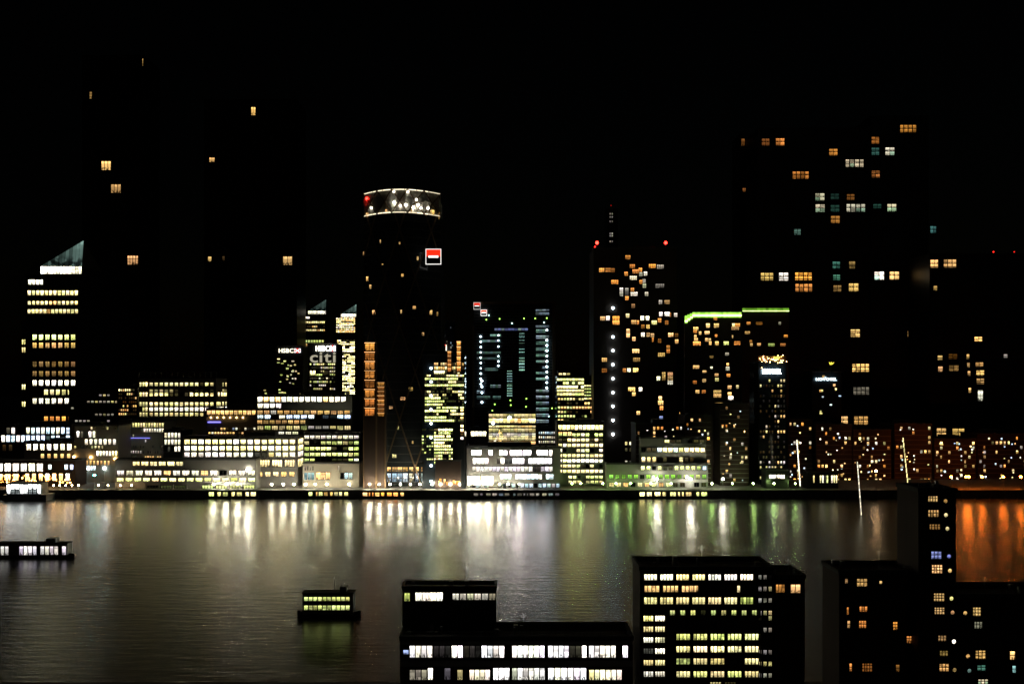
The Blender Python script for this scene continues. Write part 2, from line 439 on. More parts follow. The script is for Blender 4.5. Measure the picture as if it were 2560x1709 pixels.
# ------------------------------------------------------------------ towers with the sliced glass pyramid roof
def pyramid_tower(label, au, av, s, d, dense, st):
    U = lambda u: au + s*(u-200)
    V = lambda v: av + s*(v-598)
    b = Bld('pyramid_tower', label, 'tower', U(64), U(196), V(690), d, depth=42*s*d/700, wall='glass', plant=False)
    h = b.top-b.base
    xl, xr, xs = b.lx(U(96)), b.lx(U(199)), b.lx(U(48))
    dp = b.depth; y0 = dp*.08; y1 = dp*.92
    zc, zt = b.lz(V(664)), b.lz(V(598))
    piece('crown_wall', 'glass', b.o, xl, xr, y0, y1, h, zc)
    piece('side_bay', 'glass', b.o, xs, b.lx(U(64))-.02, 3, dp-3, 0, b.lz(V(800)))
    n = 13                                     # bright crown, one pane after the other
    for i in range(n):
        a = xl+(xr-xl)*(i+.08)/n; c = xl+(xr-xl)*(i+.92)/n
        link('crown_pane', pane_unit(), b.o, ((a+c)/2, y0-.12, b.lz(V(674))), (c-a, .3, b.lz(V(665))-b.lz(V(683))), 0, tint('W', 2.6*st, .25))
    ym = y0+3*s                                # sliced pyramid: the ridge rises to the right-hand edge
    m = 12
    for i in range(m):
        t0, t1 = i/m+.006, (i+1)/m-.006
        P = lambda t, e: (xl+(xr-xl)*(t+e*(1-t)), y0+(ym-y0)*e, zc+(zt-zc)*e)
        # strip of the front slope between two ribs; the foot is straight, the head follows the hip
        foot0, foot1 = (xl+(xr-xl)*t0, y0, zc), (xl+(xr-xl)*t1, y0, zc)
        def head(t): return (xl+(xr-xl)*t, y0+(ym-y0)*t, zc+(zt-zc)*t)
        q = [foot0, foot1, head(t1), head(t0)]
        vs = q + [(x, y+.5, z-.05) for x, y, z in q]
        fs = [(0, 1, 2, 3), (7, 6, 5, 4), (0, 4, 5, 1), (1, 5, 6, 2), (2, 6, 7, 3), (3, 7, 4, 0)]
        me = mesh('roof_panel', vs, fs, ['lits'])
        k = random.uniform(.05, .16)*(0.5+.8*t1)*st
        cos = [me.vertices[lp.vertex_index].co for lp in me.loops]; nl = len(cos)
        me.uv_layers.new(name='UVMap').data.foreach_set('uv', [c for co in cos for c in ((co.x-xl)/(xr-xl), (co.z-zc)/(zt-zc))])
        me.attributes.new('wcol', 'FLOAT_COLOR', 'CORNER').data.foreach_set('color', [.55, .9, .78, k]*nl)
        me.attributes.new('wseed', 'FLOAT', 'CORNER').data.foreach_set('value', [.31]*nl)
        link('roof_panel', me, b.o)
    vs = [(xl, y0, zc), (xr, y0, zc), (xr, y1, zc), (xl, y1, zc), (xr, ym, zt)]
    vs = [(x, y+.6, z-.3) for x, y, z in vs]
    link('roof', mesh('roof', vs, [(0, 1, 4), (1, 2, 4), (2, 3, 4), (3, 0, 4)], ['roof']), b.o)
    if dense:
        b.grid(V(690), V(790), 13, U(66), U(194), 12, .75, 'YWYA', 2.0*st, .6, .72, bands=False)
        b.grid(V(838), V(1270), 36, U(74), U(192), 14, .8, 'YWYY', 2.1*st, .6, .72, bands=False)
    else:
        q = dict(bands=s > .8, piers=False)
        b.grid(V(697), V(713), 1, U(70), U(108), 4, .9, 'W', 2.6*st, .7, .7, **q)
        b.grid(V(722), V(742), 1, U(68), U(196), 12, .85, 'Y', 2.0*st, .55, .66, **q)
        b.grid(V(750), V(764), 1, U(68), U(196), 12, .6, 'YA', 1.5*st, .6, .6, **q)
        b.grid(V(770), V(786), 1, U(68), U(196), 13, .85, 'YYA', 1.7*st, .6, .7, **q)
        for v, pl, k in ((843, 'G', 1.7), (863, 'A', .9), (910, 'A', .28), (934, 'A', .25), (957, 'W', 2.4), (980, 'Y', 1.6), (1002, 'W', 2.0), (1047, 'O', 1.1)):
            ua, ub, nb = (79, 191, 7) if v not in (980, 1047) else (108, 182, 5)
            b.grid(V(v-8), V(v+8), 1, U(ua), U(ub), nb, .93, pl, k*st, .9, .68, 2, **q)
        for v in (852, 872, 965, 1008):
            for i in range(3): b.small.add(b.lx(U(50+i*5)), b.lx(U(53+i*5)), b.lz(V(v+8)), b.lz(V(v-4)), 3, tint('Y', 1.4*st))
    return b.done()
pyramid_tower('largest zoom ghost of the tower with a sliced glass pyramid roof and bright crown at the left edge', 200, 598, 1.0, 700, False, 1.0)  # enlarged zoom ghost of the densely lit tower, built solid
pyramid_tower('dim middle-sized zoom ghost of the pyramid-roofed tower behind the bank lettering', 814, 748, .43, 980, False, .55)  # in-between zoom ghost of that same tower
pyramid_tower('densely lit tower with bright crown and pyramid roof just left of the braced tower', 890, 760, .37, 900, True, 1.05)

# ------------------------------------------------------------------ the dark braced tower with the floodlit crown
def braced_tower():
    d = 520.0; u0, u1 = 900, 1098
    cx = X((u0+u1)/2, d); w = X(u1, d)-X(u0, d); top = Z(478, d+6)
    o = thing('braced_tower', 'tall dark tower with crossing diagonal braces and a floodlit crown', 'tower', (cx, d, DECK))
    sag, N, dep = 13.0, 28, 46.0
    def fy(x): t = 2*x/w; return sag*t*t                  # bowed front
    xs = [-w/2+w*i/N for i in range(N+1)]
    h = top-DECK; hc = Z(532, d)-DECK                      # foot of the crown
    ring = [(x, fy(x)) for x in xs] + [(w/2, dep), (-w/2, dep)]
    n = len(ring)
    vs = [(x, y, 0) for x, y in ring] + [(x, y, hc) for x, y in ring]
    fs = [(i, (i+1) % n, n+(i+1) % n, n+i) for i in range(n)] + [tuple(range(n, 2*n)), tuple(reversed(range(n)))]
    link('wall', mesh('wall', vs, fs, ['glass']), o)
    ins = [(x*.93, fy(x*.93)+1.6) for x in xs] + [(w/2*.93, dep-2), (-w/2*.93, dep-2)]
    vs = [(x, y, hc) for x, y in ins] + [(x, y, h-1.5) for x, y in ins]
    link('crown_core', mesh('crown_core', vs, fs, ['louvre']), o)
    def ribbon(name, pts, wd, th, mat, col=None):
        """a bar that follows the bowed front; pts are (x, z)"""
        vs, fs = [], []
        for i, (x, z) in enumerate(pts):
            a = Vector(pts[min(i+1, len(pts)-1)])-Vector(pts[max(i-1, 0)]); a.normalize(); px, pz = -a.y*wd/2, a.x*wd/2
            for sx in (1, -1):
                for ty in (-th, .05): vs.append((x+sx*px, fy(x)+ty, z+sx*pz))
        for i in range(len(pts)-1):
            b = i*4; c = b+4
            fs += [(b, b+2, c+2, c), (b+1, c+1, c+3, b+3), (b, c, c+1, b+1), (b+2, b+3, c+3, c+2)]
        fs += [(0, 1, 3, 2), (len(vs)-4, len(vs)-2, len(vs)-1, len(vs)-3)]
        return link(name, mesh(name, vs, fs, [mat]), o, col=col)
    # floor bands, one per storey pair
    for k in range(1, 34):
        z = hc*k/34
        ribbon('floor_band', [(x, z) for x in xs], .7, .18, 'frame')
    # the braces: two families crossing, from the base to the crown
    rise = hc/ (w*1.1)
    for s_ in (1, -1):
        for k in range(-3, 6):
            x_at0 = -w/2 + k*w/2.6
            pts = []
            for i in range(41):
                z = hc*i/40; x = (x_at0 + z/rise*1.0)*1.0 - w*.15
                x *= s_
                if -w/2+.3 <= x <= w/2-.3: pts.append((x, z))
            if len(pts) > 3: ribbon('brace', pts, 1.0, .55, 'bronze')
    # crown: fins lit by two light lines and a row of lamps
    for i in range(57):
        x = -w/2+.5+(w-1)*i/56
        piece('fin', 'louvre', o, x-.14, x+.14, fy(x)-.1, fy(x)+1.0, hc+.9, h-.7)
    for zz, nm in ((hc+.5, 'light_line'), (h-.4, 'light_line')):
        for q in range(7):
            seg = [x for x in xs[q*4:q*4+5]]; seg[-1] -= .5
            ribbon(nm, [(x, zz) for x in seg], .5, .5, 'glow', (1, .86, .58, random.uniform(.7, 1.7)))
    for s_ in (-1, 1):
        for k in range(5):
            xa = -w/2+w*k/5; pts = [(xa+w/5*t/6 if s_ > 0 else xa+w/5-w/5*t/6, hc+(h-hc)*t/6) for t in range(7)]
            ribbon('brace', pts, .8, .7, 'bronze')
    lx = lambda u: X(u, d)-cx
    lz = lambda v, x: Z(v, d+fy(x))-DECK
    for u, v, st in ((986, 507, 60), (1001, 515, 18), (1015, 513, 30), (1033, 519, 45), (1044, 513, 40), (1051, 521, 22), (1068, 521, 28), (1040, 500, 14), (924, 520, 14), (985, 480, 12), (1020, 480, 16)):
        x = lx(u)
        link('crown_lamp', BULB, o, (x, fy(x)-.9, lz(v, x)), (.8, .8, .8), 0, (1, .92, .75, st*.6))
    x = lx(910); piece('mast', 'steel', o, x-.15, x+.15, fy(x)+.8, fy(x)+1.1, hc, lz(497, x)-.3)
    link('beacon_light', BULB, o, (x, fy(x)-.6, lz(497, x)), (1.1, 1.1, 1.1), 0, (1, .02, .012, 10))
    def win(u, v, ww, hh, pal, st, nc=2):
        x = lx(u); t = 2*x/w; ang = math.atan(4*sag*x/(w*w))
        k = FP/(d+fy(x))
        link('window', wunit(nc, 1), o, (x, fy(x)-.05, lz(v, x)), (ww/k, .8, hh/k), ang, tint(pal, st, .15))
    for a in ((912, 538, 10, 13, 'A', 1.0, 3), (965, 529, 6, 12, 'A', .8, 2), (1028, 528, 4, 11, 'A', .8, 1), (1078, 531, 10, 13, 'A', 1.1, 3), (1093, 540, 5, 20, 'A', .3, 2),
              (949, 604, 3, 10, 'A', .6, 1), (999, 608, 4, 7, 'A', .5, 1), (1043, 646, 5, 11, 'A', .8, 2), (913, 697, 10, 13, 'A', 1.0, 2), (922, 717, 9, 12, 'A', .9, 3), (1006, 689, 6, 11, 'A', .9, 2),
              (955, 661, 5, 3, 'A', .6, 1), (934, 781, 16, 13, 'A', 1.0, 4), (1003, 779, 4, 10, 'A', .8, 1), (1034, 769, 10, 9, 'A', .7, 2), (1073, 781, 10, 13, 'A', 1.2, 3), (1089, 785, 5, 12, 'A', .3, 2),
              (900, 634, 4, 10, 'A', .8, 1), (1055, 835, 7, 9, 'A', .5, 2), (1007, 996, 13, 9, 'A', .9, 3), (1025, 972, 14, 10, 'A', .4, 3), (977, 1018, 10, 9, 'A', .6, 2), (995, 1070, 5, 11, 'Y', 1.3, 1), (986, 1139, 11, 11, 'Y', 1.0, 2), (1031, 1105, 4, 8, 'A', .8, 1)):
        win(*a[:6], nc=a[6])
    for i in range(13):                               # lit lobby at the foot
        u = 906+i*13.4; win(u, 1172, 12.4, 11, 'A', 1.3, 2); win(u, 1193, 12.4, 24, random.choice('CWC'), random.uniform(.35, .9), 2)
    return o
braced_tower()

# ------------------------------------------------------------------ lettering and signs
LETTERS = {}
def text_mesh(ch, size, depth, mat):
    if ch not in LETTERS:
        cu = bpy.data.curves.new('letter', 'FONT'); cu.body = ch; cu.size = size; cu.extrude = depth; cu.resolution_u = 3
        cu.align_x = 'LEFT'; cu.offset = size*.012
        me = bpy.data.meshes.new_from_object(bpy.data.objects.new('letter_outline', cu)); me.name = 'letter'
        me.materials.clear(); me.materials.append(M[mat])
        xs = [v.co.x for v in me.vertices]; LETTERS[ch] = (me, min(xs), max(xs))
    return LETTERS[ch]
def sign(name, label, text, u0, u1, v0, v1, d, pal, st, extra=None):
    """free-standing letters on a rail; letters stand between the two image columns and rows"""
    x0, x1, z1, z0 = X(u0, d), X(u1, d), Z(v0, d), Z(v1, d)
    o = thing(name, label, 'sign', ((x0+x1)/2, d, z0))
    ms = [text_mesh(c, 1.0, .05, 'glow') for c in text]
    gap = .09; tot = sum(b-a for _, a, b in ms)+gap*(len(ms)-1)
    hmax = max(v.co.y for m_, _, _ in ms for v in m_.vertices)
    sx, sz = (x1-x0)/tot, (z1-z0)/hmax
    x = -(x1-x0)/2
    for m_, a, b in ms:
        l = link('letter', m_, o, (x-a*sx, 0, 0), (sx, sz, 6), 0, (*PAL[pal], st)); l.rotation_euler = (math.radians(90), 0, 0)
        x += (b-a+gap)*sx
    hz = z1-z0
    piece('rail', 'frame', o, -(x1-x0)/2, (x1-x0)/2, .45, .7, hz*.3, hz*.36)
    for q in (-.4, 0, .4): piece('bracket', 'frame', o, q*(x1-x0)-.12, q*(x1-x0)+.12, .3, 1.6, hz*.28, hz*.38)
    return o
def arc_part(o, xc, zc, r, a0, a1, wd, pal, st):
    vs, fs = [], []; n = 12
    for i in range(n+1):
        a = math.radians(a0+(a1-a0)*i/n)
        for rr in (r-wd/2, r+wd/2):
            for y in (-.3, .3): vs.append((xc+rr*math.cos(a), y, zc+rr*math.sin(a)*.8))
    for i in range(n):
        b = i*4; c = b+4
        fs += [(b, b+2, c+2, c), (b+1, c+1, c+3, b+3), (b, c, c+1, b+1), (b+2, b+3, c+3, c+2)]
    fs += [(0, 1, 3, 2), (len(vs)-4, len(vs)-2, len(vs)-1, len(vs)-3)]
    link('arc', mesh('arc', vs, fs, ['glow']), o, col=(*PAL[pal], st))
def poly_part(name, o, pts, y0, y1, col, mat='glow'):
    n = len(pts); vs = [(x, y0, z) for x, z in pts]+[(x, y1, z) for x, z in pts]
    fs = [tuple(range(n)), tuple(reversed(range(n, 2*n)))]+[(i, n+i, n+(i+1) % n, (i+1) % n) for i in range(n)]
    link(name, mesh(name, vs, fs, [mat]), o, col=col)
def square_logo(label, u0, u1, v0, v1, d, st, hang=1.2):
    x0, x1, z1, z0 = X(u0, d), X(u1, d), Z(v0, d), Z(v1, d); w, h = x1-x0, z1-z0
    o = thing('logo_sign', label, 'sign', ((x0+x1)/2, d, z0)); t = w*.042
    piece('backing', 'black', o, -w/2+t, w/2-t, .05, .45, t, h-t)
    for a in ((-w/2, w/2, 0, t), (-w/2, w/2, h-t, h), (-w/2, -w/2+t, t, h-t), (w/2-t, w/2, t, h-t)):
        piece('frame_tube', 'glow', o, a[0], a[1], -.25, .45, a[2], a[3], (1, .97, .92, .8*st))
    piece('red_panel', 'glow', o, -w/2+t, w/2-t, -.1, .04, h*.5, h-t, (1, .03, .008, .8*st))
    piece('black_panel', 'black', o, -w/2+t, w/2-t, -.1, .04, t, h*.5-.02)
    piece('white_bar', 'glow', o, -w*.32, w*.32, -.35, -.11, h*.43, h*.56, (1, .97, .92, 1.2*st))
    piece('bracket', 'frame', o, -w*.2, w*.2, .45, hang, h*.2, h*.4)
    return o

# ------------------------------------------------------------------ left bank, from the left edge
b = Bld('office_block', 'low office at the left edge with two rows of tilted white windows', 'office', -70, 178, 1062, 560, 22, wall='brick')
b.grid(1066, 1106, 2, 2, 176, 14, .82, 'WWC', 2.6, .74, .62, 1, coh=.4)
b.grid(1106, 1206, 4, -60, 176, 15, .25, 'YA', .8, .6, .5, 1, piers=False).done()
b = Bld('office_block', 'short block with one row of seven big white windows on the left bank', 'office', 60, 190, 1104, 545, 18, wall='concrete')
b.grid(1107, 1127, 1, 64, 182, 7, 1.0, 'W', 2.6, .86, .66, 2); b.grid(1132, 1150, 1, 98, 180, 5, .8, 'A', 1.2, .8, .45, 1, piers=False)
b.done()
b = Bld('shop_row', 'brilliant white and amber shop fronts behind the white pier hall', 'shops', -60, 188, 1152, 520, 14, wall='brick', plant=False)
b.grid(1156, 1180, 1, -10, 110, 6, .85, 'W', 3.2, .9, .8, 2); b.grid(1160, 1174, 1, 118, 186, 5, .8, 'C', 2.0, .8, .5, 1)
b.grid(1181, 1203, 1, 60, 178, 7, 1.0, 'WA', 2.2, .9, .6, 2); b.grid(1181, 1203, 1, -30, 50, 4, .8, 'A', 1.8, .8, .7, 2)
b.specks(90, -40, 176, 1186, 1204, 'OA', 4.5, (2, 4), (3, 6)); b.done()
b = Bld('market_hall', 'brown hall with white and yellow window rows between pyramid tower and terrace', 'building', 186, 296, 1064, 542, 20, wall='stone')
b.grid(1076, 1094, 1, 190, 240, 5, .9, 'WY', 2.2, .8, .55, 1); b.grid(1066, 1074, 1, 224, 294, 7, .6, 'Y', 1.4, .8, .4, 1, piers=False); b.grid(1096, 1112, 1, 210, 292, 7, .95, 'W', 2.0, .8, .55, 1)
b.grid(1113, 1121, 1, 184, 260, 9, .8, 'YD', .8, .7, .5, 1); b.grid(1126, 1140, 1, 240, 294, 7, .85, 'WY', 1.9, .8, .55, 1); b.grid(1150, 1163, 1, 195, 294, 11, .5, 'DA', 1.0, .8, .5, 1, piers=False)
b.grid(1163, 1176, 1, 190, 240, 7, .85, 'CW', 2.4, .8, .7, 1, piers=False)
for u, v, pl in ((181+5, 1141, 'A'), (228, 1142, 'A'), (205, 1173, 'C'), (222, 1171, 'C'), (262, 1170, 'C'), (289, 1146, 'A')): b.lamp(u, v, pl, 40, .5)
b.done()
b = Bld('office_block', 'dark office with dotted dim window rows right of the largest pyramid tower', 'office', 172, 300, 976, 660, 24)
b.grid(980, 1060, 5, 176, 296, 12, .55, 'YD', .5, .28, .6, 1, side=1).done()
b = Bld('office_block', 'amber-lit glass corner block between the dim office and the stepped office', 'office', 292, 345, 966, 640, 20)
b.grid(970, 1040, 7, 296, 342, 9, .5, 'AOY', 1.1, .5, .6, 1, bands=False).done()
b = Bld('stepped_office', 'long office with regular square yellow windows in six rows on the left', 'office', 346, 540, 946, 620, 24, wall='stone')
for i, (v, k) in enumerate(((954, 1.0), (971, .25), (979, 1.0), (1003, 1.0), (1016, 1.2), (1029, .4))):
    b.grid(v, v+13, 1, 372, 536, 13, .95 if k > .3 else .3, 'Y' if k < 1.1 else 'W', 1.7*k, .72, .7, 1, piers=i == 0, side=1, sden=.95)
    b.grid(v, v+13, 1, 348, 370, 3, .8 if k > .3 else .3, 'Y', 1.4*k, .72, .6, 1, bands=False, piers=False)
xl, xr = b.lx(346), b.lx(540); h = b.top-b.base        # open roof screen
for i in range(15): piece('screen_post', 'steel', b.o, xl+(xr-xl)*i/14-.12, xl+(xr-xl)*i/14+.12, .8, 1.1, h, h+6)
piece('screen_rail', 'steel', b.o, xl, xr, .7, 1.2, h+6, h+6.4)
b.done()
b = Bld('stone_building', 'pale stone facade lit from the street with a blue light line, left bank', 'building', 296, 412, 1052, 560, 20, wall='stone')
b.grid(1056, 1068, 1, 330, 410, 12, .85, 'Y', 1.8, .8, .6, 1); b.grid(1070, 1080, 1, 352, 410, 9, .8, 'W', 1.6, .8, .6, 1)
b.grid(1082, 1150, 5, 300, 410, 18, .3, 'AYD', .7, .5, .5, 1, bands=False)
piece('light_line', 'glow', b.o, b.lx(300), b.lx(375), -.5, .0, b.lz(1095), b.lz(1093.5), (.25, .25, 1, .9)); b.done()
b = Bld('office_block', 'white-windowed block between the stone facade and the white office', 'office', 408, 455, 1076, 545, 18)
b.grid(1079, 1130, 3, 410, 452, 5, .85, 'W', 1.9, .7, .6, 1).done()
b = Bld('wide_office', 'long low roof terrace of warm white windows behind the white office', 'office', 515, 645, 1022, 548, 16, wall='concrete')
b.grid(1024, 1038, 1, 517, 640, 11, 1, 'WAA', 1.9, .82, .85, 2)
for i in range(12):
    x = b.lx(432+i*16) 
    if 432+i*16 > 520: b.lamp(432+i*16, 1043, 'A', 16, .35)
b.grid(1066, 1088, 2, 520, 640, 16, .6, 'CWA', .9, .5, .6, 1)
piece('light_line', 'glow', b.o, b.lx(520), b.lx(552), -.5, 0, b.lz(1056), b.lz(1053), (.22, .2, 1, 1.6)); b.done()
b = Bld('wide_office', 'tall-windowed office with the brightest warm top floors left of the braced tower', 'office', 640, 880, 988, 535, 26, wall='concrete')
b.grid(990, 1006, 1, 643, 866, 15, .97, 'WAA', 2.2, .82, .8, 2, coh=.2); b.grid(1007, 1021, 1, 643, 704, 4, 1, 'W', 2.6, .85, .86, 2)
b.grid(1024, 1037, 1, 642, 876, 14, .8, 'AAD', 1.1, .82, .84, 3); b.grid(1034, 1048, 1, 642, 878, 13, .85, 'CWC', 1.8, .75, .84, 3)
b.grid(1048, 1061, 1, 642, 765, 8, .9, 'DA', .9, .75, .84, 3); b.grid(1062, 1076, 1, 642, 878, 13, .85, 'DYG', .8, .75, .86, 3)
b.grid(1077, 1087, 1, 642, 800, 9, .9, 'W', .9, .7, .84, 3); b.done()
b = Bld('dark_block', 'dark block with a bare roof frame above the warm top-floor office', 'office', 644, 728, 968, 590, 20)
b.specks(7, 655, 715, 972, 984, 'GY', .8, (3, 7), (2, 4))
h = b.top-b.base
for i in range(7): piece('roof_post', 'steel', b.o, -b.w/2+b.w*i/6-.1, -b.w/2+b.w*i/6+.1, .6, .9, h, h+4.3)
piece('roof_rail', 'steel', b.o, -b.w/2, b.w/2, .5, 1, h+4.3, h+4.7); b.done()
b = Bld('white_office', 'brightest white office of square windows in four rows on the left bank', 'office', 456, 744, 1092, 520, 24, wall='concrete')
b.grid(1096, 1144, 3, 459, 740, 16, .96, 'WWY', 2.6, .76, .78, 1, coh=.1, side=1, sden=1.3)
b.grid(1146, 1170, 1, 459, 740, 9, .97, 'YW', 1.7, .78, .84, 4, side=1, sden=1.2); b.grid(1176, 1194, 1, 459, 740, 14, .8, 'AWY', 1.2, .7, .7, 2, coh=.2)
b.done()
b = Bld('terrace_building', 'low riverside terrace of pale glazed rooms in front of the white office', 'building', 288, 640, 1149, 508, 9, wall='concrete', plant=False)
b.grid(1151, 1166, 1, 330, 460, 6, .95, 'Y', 1.6, .72, .84, 2); b.grid(1173, 1190, 1, 290, 640, 15, .75, 'YAW', 1.4, .76, .8, 2, coh=.3)
b.grid(1192, 1205, 1, 290, 640, 16, .85, 'YGY', 1.5, .72, .82, 1, coh=.4); b.grid(1211, 1224, 1, 330, 640, 9, .8, 'YG', 1.1, .8, .84, 4, coh=.4); b.done()
b = Bld('bank_tower', 'dark bank tower with overexposed white letters above bigger dim letters', 'tower', 770, 842, 860, 760, 26)
b.grid(906, 985, 9, 774, 838, 14, .5, 'GYW', 1.0, .45, .7, 1, bands=False); b.grid(925, 938, 1, 774, 790, 1, 1, 'Y', 1.8, .9, .9, 2); b.grid(925, 938, 1, 806, 836, 2, 1, 'Y', 1.8, .9, .9, 2); b.done()
b = Bld('bank_tower', 'slim dark bank tower with small white letters and a red mark', 'tower', 688, 757, 866, 840, 24)
b.specks(26, 692, 750, 890, 985, 'GYW', .8, (3, 7), (2, 4)); b.done()
def bank_sign(label, u0, u1, v0, v1, d, st):
    o = sign('bank_sign', label, 'HSBC', u0, u0+(u1-u0)*.68, v0, v1, d, 'W', st)
    w = X(u1, d)-X(u0, d); hz = Z(v0, d)-Z(v1, d); xa = X(u0, d)-o.location.x + w*.72; xb = xa+w*.28; xm = (xa+xb)/2
    piece('mark_backing', 'glow', o, xa, xb, .05, .4, 0, hz, (1, .95, .95, st))
    for pts in ([(xa, hz*.5), (xa+w*.07, hz), (xa+w*.07, 0)], [(xb, hz*.5), (xb-w*.07, hz), (xb-w*.07, 0)], [(xm, hz*.5), (xa+w*.07, hz), (xb-w*.07, hz)], [(xm, hz*.5), (xa+w*.07, 0), (xb-w*.07, 0)]):
        poly_part('red_triangle', o, pts, -.2, .04, (1, .03, .02, st))
    piece('bracket', 'frame', o, xa, xb, .4, 1.6, hz*.3, hz*.4)
bank_sign('small white HSBC letters with red mark on the slim dark bank tower', 697, 751, 871, 881, 838.4, 1.6)
bank_sign('glaring white HSBC letters with red mark left of the braced tower', 790, 838, 864, 877, 758.4, 6)
o = sign('bank_sign', 'big dim zoom ghost of the citi letters under the glaring white bank letters', 'citi', 775, 839, 880, 905, 758.4, 'W', .3)  # zoom ghost of the small citi sign, built as letters

# ------------------------------------------------------------------ centre
def lit_shaft(name, label, u0, u1, v0, v1, d, n, st, base=DECK):
    w = X(u1, d)-X(u0, d); o = thing(name, label, 'tower', (X((u0+u1)/2, d), d, base))
    h = Z(v0, d)-base; hb = Z(v1, d)-base
    piece('wall', 'brick', o, -w/2, w/2, 0, 7, 0, h)
    piece('roof', 'roof', o, -w/2-.3, w/2+.3, -.5, 7.3, h, h+.6)
    for s_ in (-1, 1): piece('corner_post', 'bronze', o, s_*w/2-.3, s_*w/2+.3, -.7, .2, 0, h-.05)
    for i in range(n):
        z0 = hb+(h-hb)*i/n; z1 = hb+(h-hb)*(i+1)/n
        link('window', wunit(2, 1), o, (0, 0, (z0+z1)/2), (w*.8, .8, (z1-z0)*.8), 0, (*[c*random.uniform(.9, 1.1) for c in PAL['O']], st*random.uniform(.35, 1.0)))
        piece('light_strip', 'glow', o, -w*.42, w*.42, -.62, -.4, z1-.35, z1-.1, (1, .5, .18, st*random.uniform(1.2, 2.8)))
    return o
lit_shaft('stair_tower', 'slender zoom ghost of the orange lift shaft before the braced tower', 909, 940, 856, 1042, 507, 8, .9)  # zoom ghost of the narrow lift shaft, built as a shaft of its own
lit_shaft('stair_tower', 'lower zoom ghost of the orange lift shaft beside the slender one', 942, 963, 955, 1042, 509, 8, .5)  # right-hand part of the same zoom ghost
lit_shaft('stair_tower', 'narrow orange-lit lift shaft right of the small citi letters', 1141, 1153, 853, 930, 505.5, 6, 1.6, Z(931, 505.5))
lit_shaft('stair_tower', 'faint orange-lit lift shaft directly below the small citi letters', 1118, 1129, 878, 930, 505.5, 5, .8, Z(931, 505.5))

b = Bld('glass_tower', 'green-yellow lit glass office tower between braced tower and centre tower', 'tower', 1056, 1162, 888, 507, 14)
b.grid(905, 935, 3, 1085, 1160, 14, .8, 'YAY', 1.8, .7, .8, 1); b.grid(935, 1055, 15, 1062, 1160, 20, .62, 'GYG', 1.7, .58, .8, 1, coh=.75)
b.grid(1070, 1160, 11, 1085, 1132, 9, .85, 'GYG', 2.0, .6, .75, 1); b.grid(1070, 1160, 11, 1054, 1084, 5, .35, 'G', 1.0, .5, .7, 1, bands=False)
b.grid(1020, 1100, 8, 1150, 1160, 1, .6, 'YAW', 1.8, .6, .7, 1, bands=False)
for v, st in ((920, 26), (954, 20), (989, 30), (1023, 20), (1058, 26), (1093, 22), (1163, 34), (1202, 26)): b.lamp(1078, v, 'C', st, .5)  # zoom ghosts of the centre tower lights, added here as lamps
b.done()
b = Bld('glass_tower', 'dark glass tower with the small citi letters on its top', 'tower', 1056, 1136, 806, 620, 22)
b.specks(40, 1060, 1130, 810, 880, 'DC', .22, (2, 4), (3, 5))
for v, st in ((818, 30), (852, 28), (886, 26)): b.lamp(1078, v, 'C', st, .5)  # upper end of that ghost column, likewise added lamps
b.done()
def citi(label, u0, u1, v0, v1, d, st, arc):
    o = sign('bank_sign', label, 'citi', u0, u1, v0, v1, d, 'W', st)
    w = X(u1, d)-X(u0, d); hz = Z(v0, d)-Z(v1, d)
    arc_part(o, w*.1, hz*.75, w*.3, 20, 160, w*.06, 'R', arc)
citi('small bright citi letters under a red arc, nearest the centre tower', 1092, 1117, 862, 876, 618.4, 1.7, 3.0)
citi('faint citi letters under a red arc, left of the bright citi letters', 1058, 1087, 867, 879, 618.4, .4, 1.2)

# the dark centre tower
b = Bld('centre_tower', 'broad dark glass tower in the centre with columns of blue-white lights', 'tower', 1184, 1384, 758, 610, 40, plant=False)
h = b.top-b.base
piece('roof_edge', 'bronze', b.o, -b.w/2-.5, b.w/2+.5, -.6, .4, h-.5, h+1.4)
piece('corner_fin', 'bronze', b.o, b.w/2-1.0, b.w/2+1.6, -.8, 1.2, 0, h+1.0); piece('corner_fin', 'bronze', b.o, -b.w/2-1.2, -b.w/2+.6, -.8, .6, 0, h-20)
for i in range(58):
    z = h*(i+.5)/58; piece('floor_band', 'frame', b.o, -b.w/2+.7, b.w/2-1.1, -.3, .1, z-.35, z+.35)
b.grid(823, 936, 15, 1297, 1312, 1, .97, 'T', .8, .5, .98, 4, bands=False, piers=False); b.grid(925, 992, 11, 1267, 1281, 1, .97, 'T', .65, .5, .98, 4, bands=False, piers=False)
b.grid(820, 1060, 16, 1340, 1372, 4, .75, 'CT', .30, .5, .95, 1, bands=False, coh=.9); b.grid(832, 1000, 12, 1192, 1252, 9, .5, 'CT', .16, .5, .95, 1, bands=False, coh=.9)
b.grid(819, 828, 1, 1236, 1320, 10, .9, 'BC', .28, .8, .9, 1, bands=False); b.grid(772, 788, 2, 1339, 1373, 4, 1, 'C', .28, .6, .95, 1, bands=False); b.grid(812, 820, 1, 1339, 1373, 4, 1, 'C', .22, .7, .95, 1, bands=False)
for i in range(10): b.lamp(1202, 841+i*13.2, 'C', random.uniform(8, 24), .42)
for v in (838, 851, 866, 890, 903, 914): b.lamp(1246, v, 'C', random.uniform(8, 20), .4)
for i in range(11): b.lamp(1367, 825+i*13.2+(12 if i else 0), 'C', random.uniform(14, 34), .48)
for u, v in ((1216, 799), (1249, 797), (1310, 796), (1338, 796), (1367, 795), (1231, 1026), (1237, 1010), (1276, 1000), (1277, 1012), (1315, 1016), (1316, 996), (1380, 1020)): b.lamp(u, v, 'L', 5, .34, 'marker_light')
for u, v in ((1280, 808), (1360, 806), (1390, 1030), (1372, 1040), (1222, 788)): b.lamp(u, v, 'T', 6, .36, 'marker_light')
